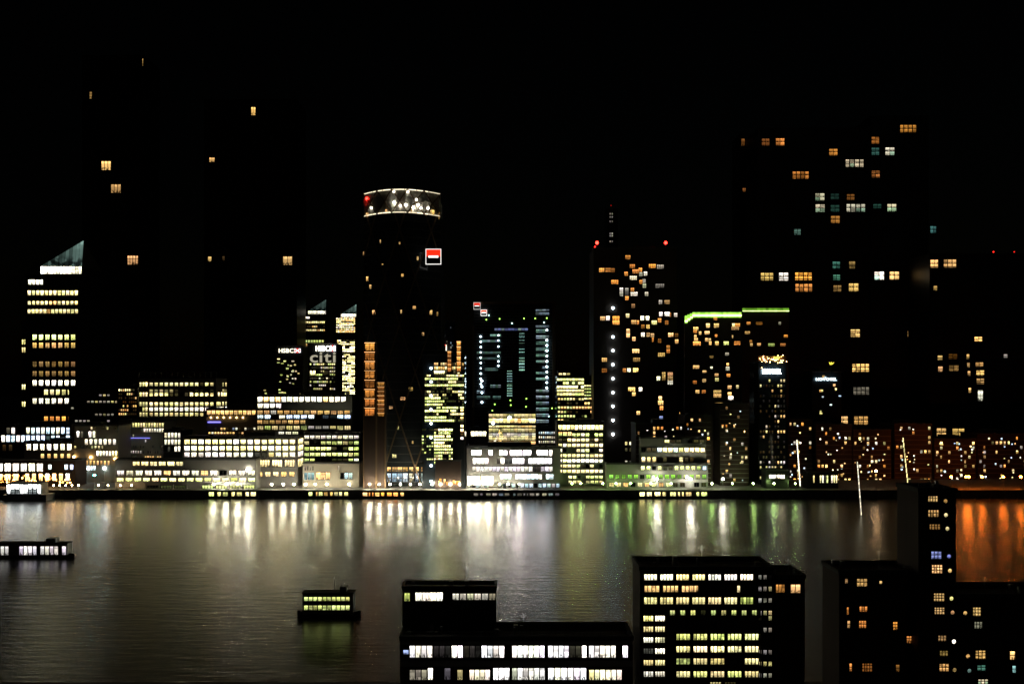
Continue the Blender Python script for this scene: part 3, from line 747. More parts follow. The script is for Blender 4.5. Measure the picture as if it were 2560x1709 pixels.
for v in (952, 966, 981, 1005): b.lamp(1205, v, 'C', random.uniform(14, 34), .5)
b.done()
square_logo('red and black square sign in white frame at the roof corner of centre tower', 1184, 1201, 756, 773, 607.5, .8, 2.8)
square_logo('small glaring orange-red square sign just below the roof of the centre tower', 1202, 1217, 774, 789, 607.5, 2.2, 2.8)  # this and the roof-corner sign are one sign doubled by the zoom
square_logo('large zoom ghost of the red and black square sign on the braced tower', 1064, 1103, 622, 661, 517, 1.0, 13)  # zoom ghost of the centre tower sign, hung here on a made-up bracket

# the glass box with yellow galleries, and the white building before it
b = Bld('gallery_building', 'yellow-lit glass block with horizontal galleries before the centre tower', 'building', 1220, 1341, 1032, 560, 24)
for va, vb, k, pl in ((1034, 1043, .7, 'Y'), (1045, 1057, 1.5, 'A'), (1063, 1068, .6, 'A'), (1070, 1080, .8, 'Y'), (1082, 1092, .7, 'D'), (1088, 1100, 1.0, 'Y'), (1102, 1115, 1.3, 'A')):
    b.grid(va, vb, 1, 1222, 1339, 13, 1, pl+'Y', k, .9, .93, 2, coh=1)
b.win(1234, 1241, 1092, 1106, 'W', 2.2); b.win(1246, 1254, 1070, 1112, 'A', 2.2); b.lamp(1274, 1043, 'C', 22, .8); b.lamp(1233, 1057, 'C', 26, .7); b.done()
b = Bld('office_block', 'dark block with one bright white row left of the yellow galleries', 'office', 1172, 1219, 1074, 575, 18)
b.grid(1077, 1091, 1, 1177, 1216, 4, 1, 'W', 2.4, .8, .85, 2, coh=1).done()
b = Bld('office_block', 'dark block with dotted rows right of the yellow galleries', 'office', 1343, 1390, 1072, 575, 18)
b.grid(1076, 1110, 3, 1346, 1388, 8, .7, 'WCD', .9, .5, .6, 1).done()
b = Bld('riverside_office', 'wide brilliant white office with floor-high windows at the water in the centre', 'office', 1166, 1402, 1119, 512, 24, wall='concrete')
seg = [(1178, 1204), (1221, 1232), (1248, 1269), (1275, 1304), (1307, 1328), (1342, 1370), (1374, 1380)]
for a, c in seg: b.grid(1124, 1139, 1, a, c, max(1, int((c-a)/9)), 1, 'N', 5.0, .9, .92, 1, bands=False, piers=False)
b.grid(1144, 1160, 1, 1182, 1380, 20, .9, 'N', 3.6, .82, .82, 1, coh=.3); b.grid(1164, 1180, 1, 1180, 1382, 20, .85, 'N', 2.4, .85, .9, 1, coh=.3)
b.grid(1184, 1198, 1, 1240, 1384, 15, .75, 'NC', 1.6, .8, .85, 1, coh=.4); b.grid(1206, 1220, 1, 1178, 1400, 20, .7, 'NC', 1.3, .8, .8, 1, coh=.4)
b.win(1168, 1201, 1188, 1213, 'W', 6.0, 1, 1, name='display_window'); b.win(1202.5, 1234, 1188, 1213, 'W', 6.0, 1, 1, name='display_window'); b.done()
b = Bld('brick_building', 'dark brown brick block between braced tower foot and white riverside office', 'building', 1088, 1152, 1152, 503.2, 3.3, wall='brick', plant=False)
b.specks(10, 1094, 1146, 1195, 1206, 'AO', 1.4, (3, 5), (7, 11)); 
b.done()
b = Bld('podium', 'grey low podium with amber and pale shop windows left of the braced tower', 'building', 757, 898, 1158, 514, 10, wall='stone', plant=False)
b.grid(1163, 1176, 1, 760, 850, 14, .25, 'D', .5, .8, .4, 1); b.grid(1178, 1200, 1, 790, 826, 3, 1, 'A', 1.9, .9, .92, 3); b.grid(1180, 1198, 1, 850, 882, 3, 1, 'C', 1.2, .9, .85, 2)
b.grid(1180, 1200, 1, 760, 786, 3, .5, 'T', .4, .9, .8, 2); b.done()
b = Bld('office_block', 'dim green-lit office in front of the left foot of the braced tower', 'office', 758, 900, 1082, 526, 12)
b.grid(1085, 1157, 5, 760, 898, 10, .72, 'GYGW', 1.15, .62, .85, 3, coh=.5).done()

# ------------------------------------------------------------------ right of the centre
b = Bld('office_block', 'stepped yellow office right of the centre tower, upper part', 'office', 1392, 1492, 940, 560, 24)
b.grid(944, 990, 5, 1392, 1460, 9, .8, 'YGY', 2.1, .6, .85, 1, coh=.6); b.grid(960, 1000, 5, 1460, 1490, 5, .6, 'YG', 1.2, .4, .8, 1); b.grid(992, 1056, 6, 1394, 1490, 13, .5, 'YAG', 1.4, .5, .7, 1); b.done()
b = Bld('office_block', 'small lit roof pavilion on top of the stepped yellow office', 'office', 1394, 1428, 928, 574, 8, plant=False, base=Z(940, 574))
b.grid(930, 940, 1, 1396, 1426, 3, 1, 'Y', 1.8, .6, .85, 1).done()
b = Bld('office_block', 'broad office packed with yellow-white windows at the water, right of centre', 'office', 1393, 1512, 1056, 524, 26, wall='concrete')
b.grid(1060, 1076, 1, 1395, 1508, 11, .95, 'WY', 2.6, .8, .85, 2); b.grid(1078, 1090, 1, 1395, 1430, 3, .9, 'A', 1.6, .8, .85, 2)
b.grid(1080, 1184, 8, 1395, 1508, 10, .85, 'YWYG', 2.0, .64, .8, 2, coh=.3); b.grid(1186, 1222, 3, 1420, 1508, 8, .7, 'GY', 1.3, .6, .8, 2, coh=.4); b.done()
b = Bld('lift_tower', 'slim glass shaft of stacked white lights beside the stepped yellow office', 'tower', 1493, 1506, 914, 550, 7, plant=False)
b.grid(918, 1062, 22, 1494, 1505, 2, .95, 'W', 1.3, .7, .8, 1, bands=False); b.grid(1062, 1215, 20, 1495, 1507, 2, .8, 'Y', .6, .6, .7, 1, bands=False).done()
b = Bld('slim_tower', 'very slim dark tower with a few faint windows behind the flats tower', 'tower', 1516, 1545, 524, 760, 16)
for v, st in ((533, .25), (541, .3), (552, .2), (582, .9), (588, .5), (602, .3), (635, .3), (745, .4), (752, .3)):
    for k in range(2): b.small.add(b.lx(1524+k*5), b.lx(1527+k*5), b.lz(v+4), b.lz(v), 0, tint('D', st))
b.grid(800, 1060, 20, 1530, 1544, 3, .5, 'DC', .4, .4, .6, 1, bands=False)
b.beacon(1528, 513, 0.6, .5); b.done()

def fine(b, wl):
    """individually placed multi-pane windows: (u, v, columns, palette, strength, pane width, height, rows)"""
    for (u, v, nc, pal, st, pw, hh, nr) in wl: b.win(u, u+nc*pw, v, v+hh, pal, st, nc, nr, panes=pw*nc > 26)
    return b
def C1(x, y): return 1450+x*.2232, 520+y*.2232
b = Bld('flats_tower', 'tall dark flats with amber paned windows and red roof lights right of centre', 'tower', 1484, 1692, 622, 545, 30, wall='brick')
wl = []
for (x, y, nc, pal, st) in ((505, 527, 3, 'O', .5), (212, 670, 3, 'O', .7), (283, 668, 3, 'O', .9), (348, 672, 2, 'O', .3), (555, 627, 3, 'O', .6), (768, 625, 4, 'O', 1.3), (858, 632, 4, 'W', .7), (584, 685, 4, 'O', .9), (655, 668, 2, 'O', 1.1),
        (495, 712, 2, 'O', 1.0), (555, 757, 4, 'W', 1.1), (713, 710, 2, 'W', 1.3), (660, 716, 2, 'D', .6), (348, 803, 4, 'O', 1.3), (695, 793, 2, 'W', .7), (662, 803, 2, 'O', .8), (700, 846, 2, 'W', .7), (842, 846, 5, 'W', .6),
        (442, 890, 2, 'W', 1.2), (503, 892, 2, 'D', .7), (566, 892, 2, 'O', .6), (442, 937, 2, 'W', 1.2), (503, 937, 2, 'D', .5), (564, 937, 4, 'W', 1.2), (724, 937, 2, 'W', 1.2), (505, 983, 2, 'O', 1.1), (880, 1028, 2, 'W', .7), (943, 1028, 3, 'A', .4), (575, 1070, 2, 'A', .3),
        (225, 1210, 3, 'A', 1.2), (292, 1208, 2, 'W', 2.4), (362, 1208, 4, 'O', 1.5), (362, 1258, 4, 'O', 1.7), (572, 1252, 3, 'A', 1.6), (640, 1255, 1, 'O', .8), (676, 1208, 2, 'W', 2.2), (735, 1208, 2, 'W', 2.0), (512, 1180, 2, 'Y', 1.5), (885, 1162, 2, 'W', 2.0), (945, 1162, 3, 'W', 2.2), (1000, 1170, 1, 'O', 1.2), (1050, 1172, 2, 'W', 1.0),
        (800, 1256, 3, 'Y', 1.4), (870, 1232, 2, 'O', 1.0), (950, 1256, 2, 'O', .6), (740, 1302, 2, 'A', 1.4), (683, 1302, 2, 'O', .4), (518, 1350, 2, 'A', 1.2), (518, 1400, 2, 'A', 1.8), (683, 1392, 2, 'W', 1.9), (743, 1392, 2, 'A', 1.0), (790, 1400, 2, 'A', .9), (985, 1395, 3, 'A', 1.3), (1060, 1400, 2, 'O', .4), (583, 1440, 2, 'A', 1.1), (805, 1450, 1, 'O', .7), (870, 1460, 2, 'O', .5), (1062, 1468, 2, 'A', 1.4)):
    u, v = C1(x, y); wl.append((u, v, nc, pal, st, 4.6, 11.5, 2))
def C2(x, y): return 1350+x*.2232, 800+y*.2232
for (x, y, nc, pal, st) in ((1032, 322, 4, 'A', 1.6), (1040, 418, 4, 'A', 1.2), (975, 535, 2, 'W', 2.4), (1040, 535, 3, 'A', 1.9), (925, 537, 2, 'O', .5), (1415, 280, 2, 'O', .7), (1415, 325, 2, 'O', .6), (1318, 362, 4, 'A', .9), (1365, 580, 2, 'A', 1.0), (1427, 580, 3, 'A', 1.3), (1365, 628, 2, 'A', 1.2), (1427, 628, 3, 'A', 1.0), (1305, 628, 2, 'W', 2.2), (1427, 675, 3, 'W', 1.4),
        (985, 750, 4, 'A', 1.7), (1105, 750, 2, 'W', 1.9), (1030, 805, 2, 'A', 1.2), (690, 420, 3, 'A', .8), (690, 538, 3, 'O', .5), (1080, 1015, 2, 'A', 1.4), (1045, 1180, 2, 'W', 1.2), (1050, 1290, 2, 'A', 1.3), (1050, 1345, 2, 'A', 1.2), (1325, 850, 2, 'A', 1.9), (1320, 900, 3, 'A', 1.6), (1340, 960, 2, 'O', 1.5), (1335, 1120, 2, 'A', 1.2), (1335, 1070, 2, 'B', .9)):
    u, v = C2(x, y)
    if 1486 < u and u+nc*4.6 < 1690: wl.append((u, v, nc, pal, st, 4.6, 11, 2))
fine(b, wl)
b.grid(1100, 1210, 7, 1560, 1690, 12, .35, 'AYW', 1.3, .5, .5, 2, bands=False, piers=False, coh=.2)
for v in (770, 842, 876, 911, 946, 981, 1015, 1050, 1085): b.lamp(1532, v, 'C', random.uniform(16, 30), .6)  # lamps added for the ghost lights of the centre tower
b.beacon(1493, 606, 34, .95); b.beacon(1665, 606, 30, .9); b.beacon(1488, 616, 10, .5) ; b.done()

b = Bld('green_crown_tower', 'dark flats tower with a glowing green roof edge right of the red-lit flats', 'tower', 1712, 1853, 792, 540, 28, wall='brick', plant=False)
h = b.top-b.base; w2 = b.w/2
for i in range(22):
    x0 = -w2+(b.w)*i/22; x1 = -w2+b.w*(i+.93)/22; dz = 0 if i > 2 else -(3-i)*1.5
    piece('light_panel', 'glow', b.o, x0, x1, -.7, .2, h-.4+dz, h+3.6+dz*.6, (.42, .95, .10, random.uniform(.5, 1.2)))
    piece('light_line', 'glow', b.o, x0, x1+.1, -1.0, -.72, h+.6+dz, h+1.7+dz, (.78, 1, .32, random.uniform(2.5, 5.0)))
def C3(x, y): return 1650+x*.149, 740+y*.149
wl = []
for (x, y, nc, pal, st, hh) in ((895, 345, 3, 'O', .9, 10), (770, 455, 3, 'A', 1.3, 12), (902, 455, 4, 'A', 1.2, 12), (1210, 455, 2, 'Y', 1.2, 11), (1255, 455, 4, 'O', 1.2, 9), (1195, 510, 6, 'A', .9, 9), (555, 515, 4, 'A', 1.6, 10), (555, 570, 3, 'O', 1.0, 8), (650, 590, 2, 'A', 1.3, 9), (745, 585, 4, 'A', 1.5, 9), (570, 645, 2, 'A', 1.5, 9), (570, 700, 3, 'A', 1.2, 9), (550, 758, 6, 'O', 1.7, 11), (755, 700, 2, 'A', 1.3, 10), (810, 705, 2, 'A', 1.0, 9), (820, 755, 2, 'A', 1.6, 10), (918, 640, 2, 'O', .9, 8), (920, 755, 3, 'A', 1.6, 11), (1065, 755, 4, 'G', 1.5, 10), (1238, 752, 5, 'O', 1.5, 11), (1290, 637, 3, 'A', 1.7, 10), (1205, 655, 1, 'A', 1.0, 8),
        (830, 1000, 3, 'A', .9, 6), (840, 1180, 2, 'W', 1.1, 6), (1285, 1000, 4, 'A', 1.1, 8), (1290, 1055, 4, 'A', 1.5, 9), (1100, 1180, 3, 'W', 1.8, 10), (1112, 1120, 2, 'A', 1.5, 8), (550, 1155, 5, 'A', 1.2, 10), (710, 1245, 3, 'A', 1.2, 6), (710, 1385, 3, 'A', 1.2, 7), (1115, 1300, 3, 'O', 1.1, 9), (1300, 1243, 5, 'A', 1.4, 10), (1330, 1300, 3, 'Y', 1.0, 9), (915, 1295, 3, 'A', .8, 8), (920, 1370, 3, 'Y', .9, 9), (1090, 945, 3, 'D', .6, 8)):
    u, v = C3(x, y); wl.append((u, v, nc, pal, st, 3.3, hh, 2))
def C4(x, y): return 1600+x*.2232, 820+y*.2232
for (x, y, nc, pal, st) in ((590, 585, 3, 'O', .4), (695, 565, 3, 'A', 1.2), (620, 690, 3, 'A', 1.1), (690, 690, 3, 'O', .6), (820, 690, 6, 'A', 1.1), (820, 735, 6, 'A', 1.0), (835, 830, 6, 'A', .8), (980, 640, 3, 'A', 1.2), (980, 715, 3, 'A', 1.4), (985, 760, 4, 'W', 3.0), (990, 840, 2, 'A', 1.5), (1075, 635, 2, 'Y', 1.1), (1115, 640, 3, 'A', .9), (1115, 700, 3, 'A', 1.2), (1120, 890, 4, 'A', .7), (1000, 1050, 3, 'A', 1.3), (1005, 1180, 3, 'A', 1.2), (845, 1062, 6, 'C', 1.3), (1100, 1010, 2, 'Y', 1.6), (1145, 1010, 3, 'A', 1.0)):
    u, v = C4(x, y); wl.append((u, v, nc, pal, st, 3.4, 9.5, 2))
fine(b, [q for q in wl if q[0] > 1714 and q[0]+q[2]*q[5] < 1852]); b.done()
def grp(name, label, u0, u1, vt, d, wall='brick', n=40, v1=1205, pal='AAOY', st=1.2, depth=22, plant=True):
    """flats with windows lit here and there"""
    b = Bld(name, label, 'building', u0, u1, vt, d, depth, wall=wall, plant=plant)
    fl = max(2, int((v1-vt-4)/11)); nb = max(3, int((u1-u0-4)/9.5))
    cells = [(i, j) for i in range(nb) for j in range(fl)]; random.shuffle(cells)
    bw, fh = (u1-u0-4)/nb, (v1-vt-4)/fl
    for i, j in cells[:n]:
        u, v = u0+2+i*bw+bw*.2, vt+4+j*fh+fh*.15
        b.win(u, u+bw*random.choice((.45, .6, .6, .6)), v, v+fh*.7, random.choice(pal), st*math.exp(random.gauss(-.2, .5)), 2, random.choice((1, 2)))
    for j in range(fl): piece('floor_band', 'concrete', b.o, -b.w/2+.2, b.w/2-.2, -.3, .1, b.lz(vt+4+(j+1)*fh)-.1, b.lz(vt+4+(j+1)*fh)+.25)
    return b
b = Bld('green_crown_tower', 'dark flats tower with a thinner green roof line further right', 'tower', 1856, 1972, 778, 575, 26, wall='brick', plant=False)
h = b.top-b.base
for i in range(16):
    x0 = -b.w/2+b.w*i/16; x1 = -b.w/2+b.w*(i+.94)/16
    piece('light_panel', 'glow', b.o, x0, x1, -.7, .2, h-.3, h+2.6, (.30, .75, .05, random.uniform(.16, .4)))
    piece('light_line', 'glow', b.o, x0, x1, -1.0, -.72, h-.1, h+.5, (.7, 1, .28, random.uniform(1.2, 3)))
fine(b, [(C3(x, y)[0], C3(x, y)[1], nc, pal, st, 3.4, 8, 2) for (x, y, nc, pal, st) in ((1450, 430, 3, 'O', .9), (1605, 430, 5, 'O', .6), (1420, 588, 4, 'A', .8), (2075, 645, 3, 'O', .7), (1510, 790, 2, 'A', .7), (1625, 785, 3, 'A', .8), (1810, 790, 5, 'G', .7), (2015, 790, 4, 'O', .4), (1985, 430, 2, 'D', .5), (1500, 735, 2, 'O', .4))]); b.done()

# ------------------------------------------------------------------ zoom ghosts far right: tall black flats made up to carry the windows
def C5(x, y): return 1860+x*.3125, 250+y*.3125
def C6(x, y): return 2060+x*.2232, 820+y*.2232
tall = []
for (x0, y0, x1, y1, nc, pal, st) in ((1243, 198, 1382, 265, 4, 'O', .55), (1010, 293, 1082, 356, 2, 'O', .5), (1013, 380, 1083, 447, 2, 'T', .10), (1127, 378, 1205, 447, 2, 'W', .85), (678, 390, 750, 448, 2, 'O', .4), (806, 474, 962, 542, 4, 'W', .6), (383, 570, 522, 636, 4, 'O', .8), (1018, 562, 1088, 627, 2, 'O', .35),
        (567, 744, 646, 813, 2, 'W', .75), (690, 748, 762, 800, 2, 'T', .06), (820, 752, 885, 805, 2, 'O', .1), (569, 832, 648, 902, 2, 'W', .75), (690, 838, 765, 900, 2, 'T', .06), (813, 830, 974, 900, 4, 'W', .6), (1030, 832, 1100, 870, 2, 'T', .05), (1143, 827, 1220, 896, 2, 'W', .7), (692, 925, 768, 990, 2, 'O', .6), (1463, 1007, 1538, 1070, 2, 'T', .2), (398, 1030, 455, 1083, 2, 'T', .14), (140, 308, 205, 370, 2, 'O', .12), (252, 305, 325, 370, 2, 'O', .6),
        (130, 1380, 237, 1448, 3, 'A', .6), (277, 1378, 356, 1450, 2, 'W', 1.3), (403, 1377, 547, 1446, 4, 'O', .9), (405, 1468, 550, 1538, 4, 'O', .7), (706, 1290, 770, 1352, 2, 'T', .25), (838, 1288, 890, 1352, 2, 'A', .25), (710, 1395, 770, 1445, 2, 'T', .2), (1040, 1370, 1122, 1442, 2, 'W', 1.3), (1162, 1370, 1242, 1440, 2, 'A', 1.1), (835, 1464, 917, 1535, 2, 'A', 1.1), (712, 1480, 780, 1535, 2, 'A', .2), (1473, 1275, 1553, 1346, 2, 'A', 1.1), (1593, 1273, 1700, 1345, 3, 'A', 1.0), (1335, 1480, 1430, 1530, 3, 'D', .4), (1515, 1485, 1545, 1525, 1, 'A', .8)):
    u0, v0 = C5(x0, y0); u1, v1 = C5(x1, y1); tall.append((u0, u1, v0, v1, nc, pal, st))
for (x0, y0, x1, y1, nc, pal, st) in ((293, 10, 405, 108, 2, 'A', .9), (932, 30, 1018, 103, 2, 'A', .35), (1680, 95, 1773, 157, 2, 'A', 1.0), (307, 395, 540, 495, 4, 'A', 1.1), (1270, 305, 1327, 360, 1, 'A', .6), (1275, 425, 1330, 490, 1, 'A', .9), (1390, 285, 1495, 350, 2, 'O', .12), (1395, 415, 1510, 485, 2, 'A', .3), (1595, 290, 1627, 348, 1, 'A', .9), (1600, 385, 1632, 443, 1, 'A', .9), (1607, 478, 1638, 535, 1, 'A', .7), (1617, 665, 1647, 725, 1, 'A', .9),
        (1693, 382, 1785, 437, 2, 'A', 1.0), (1700, 470, 1795, 533, 2, 'A', 1.1), (1705, 560, 1795, 630, 2, 'A', .6), (1720, 690, 1780, 820, 2, 'W', 1.1), (320, 655, 548, 750, 4, 'D', .35), (150, 982, 270, 1085, 2, 'A', 1.2), (330, 982, 497, 1085, 3, 'A', 1.0), (1085, 1130, 1190, 1215, 2, 'A', .35), (1257, 1115, 1370, 1215, 2, 'A', .7), (1432, 1120, 1575, 1215, 2, 'A', .5), (990, 1247, 1085, 1352, 2, 'A', .6), (1090, 1247, 1200, 1352, 2, 'W', 1.4), (1265, 1250, 1380, 1350, 2, 'A', .7), (1440, 1255, 1585, 1350, 2, 'A', .5), (2010, 290, 2055, 335, 1, 'D', .6), (1085, 1365, 1130, 1440, 1, 'A', .6), (1270, 1380, 1385, 1445, 2, 'A', .35), (1450, 1385, 1600, 1450, 4, 'A', 1.0)):
    u0, v0 = C6(x0, y0); u1, v1 = C6(x1, y1); tall.append((u0, u1, v0, v1, nc, pal, st))
for (nm, label, u0, u1, vt, d) in (('flats_tower', 'high zoom-ghost flats with white and orange four-pane windows behind the green roof lines', 1895, 2175, 322, 640),
                                  ('flats_tower', 'highest zoom-ghost flats at the upper right with a single orange top window', 2177, 2322, 292, 660),
                                  ('flats_tower', 'zoom-ghost flats at the right edge with small red roof lights', 2324, 2640, 636, 625)):
    b = Bld(nm, label, 'tower', u0, u1, vt, d, 34, wall='black', cap='black')
    for q in tall:
        c = (q[0]+q[1])/2
        if u0 <= c < u1:
            b.win(max(q[0], u0+1), min(q[1], u1-1), q[2], q[3], q[5], q[6], q[4], 2, panes=q[1]-q[0] > 18)
    if vt > 600: b.beacon(2486, 629, 5, .5); b.beacon(2538, 629, 3, .4)
    nfl = 26
    for i in range(nfl):
        z = (b.top-b.base)*(i+.5)/nfl
        piece('floor_band', 'black', b.o, -b.w/2+.3, b.w/2-.3, -.12, .1, z-.3, z+.3)
    b.done()
b = Bld('flats_tower', 'zoom-ghost flats with three sparse orange windows left of the orange four-pane window', 'tower', 1850, 1893, 336, 680, 24, wall='black', cap='black')
# two unlit towers far left, made up to carry amber zoom-ghost windows
for (label, u0, u1, vt, d, wl) in (('zoom-ghost tower far left with a few small amber windows above the pyramid roof', 205, 360, 140, 900, ((224, 230, 229, 249, 1, .45), (253, 278, 401, 427, 3, .75), (277, 303, 460, 484, 3, .7), (318, 346, 638, 663, 4, .75), (362-6, 358, 146, 167, 1, .2))),
                                   ('zoom-ghost tower left of the braced tower with five small amber windows', 510, 742, 250, 900, ((628, 639, 267, 290, 2, .7), (523, 537, 394, 406, 2, .6), (520, 529, 641, 654, 1, .5), (707, 731, 640, 664, 2, .85), (556, 562, 640, 652, 1, .05)))):
    bb = Bld('ghost_tower', label, 'tower', u0, u1, vt, d, 40, wall='black', cap='black')
    for (a, c, v0, v1, nc, st) in wl: bb.win(a, c, v0, v1, 'A', st, nc, 1)
    for i in range(24):
        z = (bb.top-bb.base)*(i+.5)/24; piece('floor_band', 'black', bb.o, -bb.w/2+.3, bb.w/2-.3, -.12, .1, z-.3, z+.3)
    bb.done()
b.win(1853, 1862, 346, 366, 'O', .14, 2, 2); b.win(1868, 1889, 346, 366, 'O', .5, 2, 2); b.win(1856, 1868, 470, 480, 'O', .2, 2, 1); b.done()

# ------------------------------------------------------------------ hotel and the low right bank
b = Bld('hotel_tower', 'hotel tower with sparkling amber crown lights and glaring white letters', 'tower', 1896, 1966, 904, 530, 20)
h = b.top-b.base
piece('crown_frame', 'bronze', b.o, -b.w/2, b.w/2, .5, 1.0, h, h+4.6)
for k in range(46):
    x = random.uniform(-b.w/2, b.w*.5); z = h+random.uniform(-5, 5.2)*(1 if random.random() < .8 else .4)
    if z < h-1 and abs(x) < b.w*.38: z = h+abs(z-h)
    link('crown_lamp', BULB, b.o, (x, -.3, z), (.26, .26, .26), 0, (1, .55, .2, random.uniform(5, 26)))
b.grid(945, 1200, 20, 1898, 1964, 9, .16, 'AYD', .8, .5, .5, 1, bands=False, coh=.1).done()
def bird(o, xc, zc, s_, st):
    pts = [(-1, .55), (-.35, .15), (.05, .6), (.2, .15), (.55, .2), (1, .5), (.7, 0), (.35, -.25), (-.2, -.45), (-.75, -.35), (-.55, -.05)]
    poly_part('bird_emblem', o, [(xc+x*s_, zc+z*s_*1.1) for x, z in reversed(pts)], -.3, .2, (1, .86, .08, st))
    piece('emblem_stem', 'frame', o, xc-.1, xc+.1, .2, .5, -.5, zc)
o = sign('hotel_sign', 'glaring white NOVOTEL letters with a yellow bird on the hotel tower', 'NOVOTEL', 1907, 1953, 922, 934, 528.3, 'C', 9); bird(o, 4.0, 12.0, 2.4, 2.2)
b = Bld('hotel_block', 'dark block with smaller pale NOVOTEL letters right of the hotel tower', 'building', 2030, 2104, 930, 570, 18)
b.specks(26, 2036, 2098, 905+30, 1200, 'AYC', .9, (3, 6), (3, 7)); b.done()
o = sign('hotel_sign', 'smaller pale NOVOTEL letters with a small yellow bird further right', 'NOVOTEL', 2040, 2092, 944, 951, 568.3, 'C', 2.4); bird(o, 4.2, 14.2, 2.2, 1.0)

for a in (
    ('flats', 'mid-height flats with amber squares between the two dark towers right of centre', 1693, 1712, 1010, 556, 'brick', 8),
    ('flats', 'low flats with green-white ground lights right of the yellow office', 1590, 1710, 1060, 518, 'brick', 46),
    ('flats', 'flats with mixed amber and white windows below the green-crowned tower', 1712, 1778, 1040, 522, 'brick', 34),
    ('flats', 'narrow dark flats with a few lit stairs left of the hotel tower', 1800, 1872, 1010, 524, 'brick', 26),
    ('flats', 'dark flats with scattered small amber windows right of the hotel tower', 1970, 2032, 1050, 520, 'brick', 22),
    ('flats', 'brown flats with white and amber windows behind the lit pole', 2040, 2130, 1062, 516, 'brick', 30),
    ('flats', 'flats with bright amber bays behind the second lit pole', 2132, 2228, 1075, 518, 'brick', 30),
    ('flats', 'tall-windowed dark flats beside the ladder of yellow lights', 2236, 2330, 1060, 522, 'brick', 26),
    ('flats', 'dark flats over the orange street lamps, left one', 2336, 2440, 1098, 520, 'brick', 30),
    ('flats', 'dark flats over the orange street lamps at the right edge', 2444, 2570, 1085, 526, 'brick', 34)):
    q = grp(*a[:5], a[5]+(40 if a[2] > 1960 else 0), wall=a[6], n=int(a[7]*.7), pal='AAOAYW', st=1.15); q.specks(18, a[2]+4, a[3]-10, a[4]+8, 1200, 'AYWC', 1.6, (2, 4), (2, 5)); q.done()
b = Bld('shop_row', 'green-white shop fronts in steps below the flats right of the yellow office', 'shops', 1516, 1770, 1160, 509, 8, wall='concrete', plant=False)
b.grid(1163, 1176, 1, 1600, 1768, 12, .75, 'CWYG', 2.2, .8, .66, 2, coh=.2); b.grid(1184, 1198, 1, 1520, 1768, 16, .6, 'GLY', .7, .8, .7, 2, coh=.3); b.grid(1203, 1219, 1, 1520, 1768, 14, .6, 'YGA', 1.3, .7, .7, 2, coh=.3); b.done()
b = Bld('terrace_building', 'stepped terrace with long pale yellow window bands right of the yellow office', 'building', 1600, 1765, 1095, 511, 5, wall='concrete', plant=False)
b.grid(1098, 1108, 1, 1660, 1762, 7, .9, 'Y', 1.6, .8, .85, 2); b.grid(1117, 1131, 1, 1602, 1763, 12, .9, 'YCYG', 1.9, .8, .8, 2, coh=.2); b.grid(1140, 1156, 1, 1602, 1763, 12, .5, 'WYA', 1.4, .7, .6, 2); b.done()
b = Bld('kiosk', 'black box building with two white lit shop windows at the water right', 'kiosk', 1915, 1972, 1176, 508, 10, wall='black', plant=False)
b.win(1922, 1941, 1186, 1196, 'W', 3.0, 3, 2); b.win(1943, 1962, 1186, 1196, 'W', 3.0, 3, 2); b.done()
b = Bld('kiosk', 'quayside pavilion with tall green and white lit slits beside the lit pole', 'kiosk', 2018, 2096, 1182, 508, 8, wall='black', plant=False)
b.grid(1187, 1207, 1, 2026, 2094, 12, .8, 'GWYG', 1.6, .9, .55, 1, coh=.1, bands=False).done()

def light_pole(label, u0, v0, u1, v1, d, base, pal, st, n, w=.55):
    """leaning mast wrapped in light"""
    x0, x1, z0, z1 = X(u1, d), X(u0, d), Z(v1, d), Z(v0, d)
    o = thing('light_pole', label, 'pole', (x0, d, base))
    hh = z1-base; dx = x1-x0
    vs, fs = [], []
    for k, r_ in ((0, .3), (1, .16)):
        vs += [(dx*k+r_*math.cos(a*math.pi/4), .4+r_*math.sin(a*math.pi/4), hh*k) for a in range(8)]
    fs = [(j, (j+1) % 8, 8+(j+1) % 8, 8+j) for j in range(8)]
    link('pole', mesh('pole', vs, fs, ['steel']), o)
    for i in range(n):
        t0 = (z0-base)/hh + (1-(z0-base)/hh)*i/n; t1 = (z0-base)/hh + (1-(z0-base)/hh)*(i+.86)/n
        piece('light_segment', 'glow', o, dx*(t0+t1)/2-w/2, dx*(t0+t1)/2+w/2, -.3, .1, hh*t0, hh*t1, (*PAL[pal], st*random.uniform(.5, 1.3)))
    return o
light_pole('tall lit white pole on the quay between hotel tower and lit pavilion', 1992, 1098, 2001, 1214, 505, DECK, 'W', 2.6, 16, .5)
light_pole('thinner lit white pole standing in the river off the right bank', 2143, 1152, 2154, 1286, 432, -2, 'W', 1.2, 16, .3)
light_pole('dotted ladder of yellow lights leaning on the right bank', 2257, 1092, 2271, 1206, 506, DECK, 'Y', 1.2, 9, .42)

# white pier hall at the left edge
d = 490.0
o = thing('pier_hall', 'glaring white glass pier hall floating at the left bank', 'pier', (X(60, d), d, -1))
w = X(104, d)-X(17, d); zb = Z(1236, d)+1; zt = Z(1208, d)+1
piece('pontoon', 'steel', o, -w/2-2, w/2+4, -1, 9, 0, zb)
piece('wall', 'concrete', o, -w/2, w/2, 0, 7, zb, zt); piece('roof', 'roof', o, -w/2-.4, w/2+.4, -.6, 7.6, zt, zt+.5)
for i in range(8):
    a, c = -w/2+w*(i+.06)/8, -w/2+w*(i+.94)/8
    top = i not in (1, 2, 5, 6)
    link('window', wunit(1, 1), o, ((a+c)/2, 0, zb+(zt-zb)*(.5 if top else .72)), (c-a, .8, (zt-zb)*(.9 if top else .5)), 0, (.95, 1, .97, 6))
    if not top: link('window', wunit(2, 2), o, ((a+c)/2, 0, zb+(zt-zb)*.24), (c-a, .8, (zt-zb)*.4), 0, (.7, .8, .8, .4))

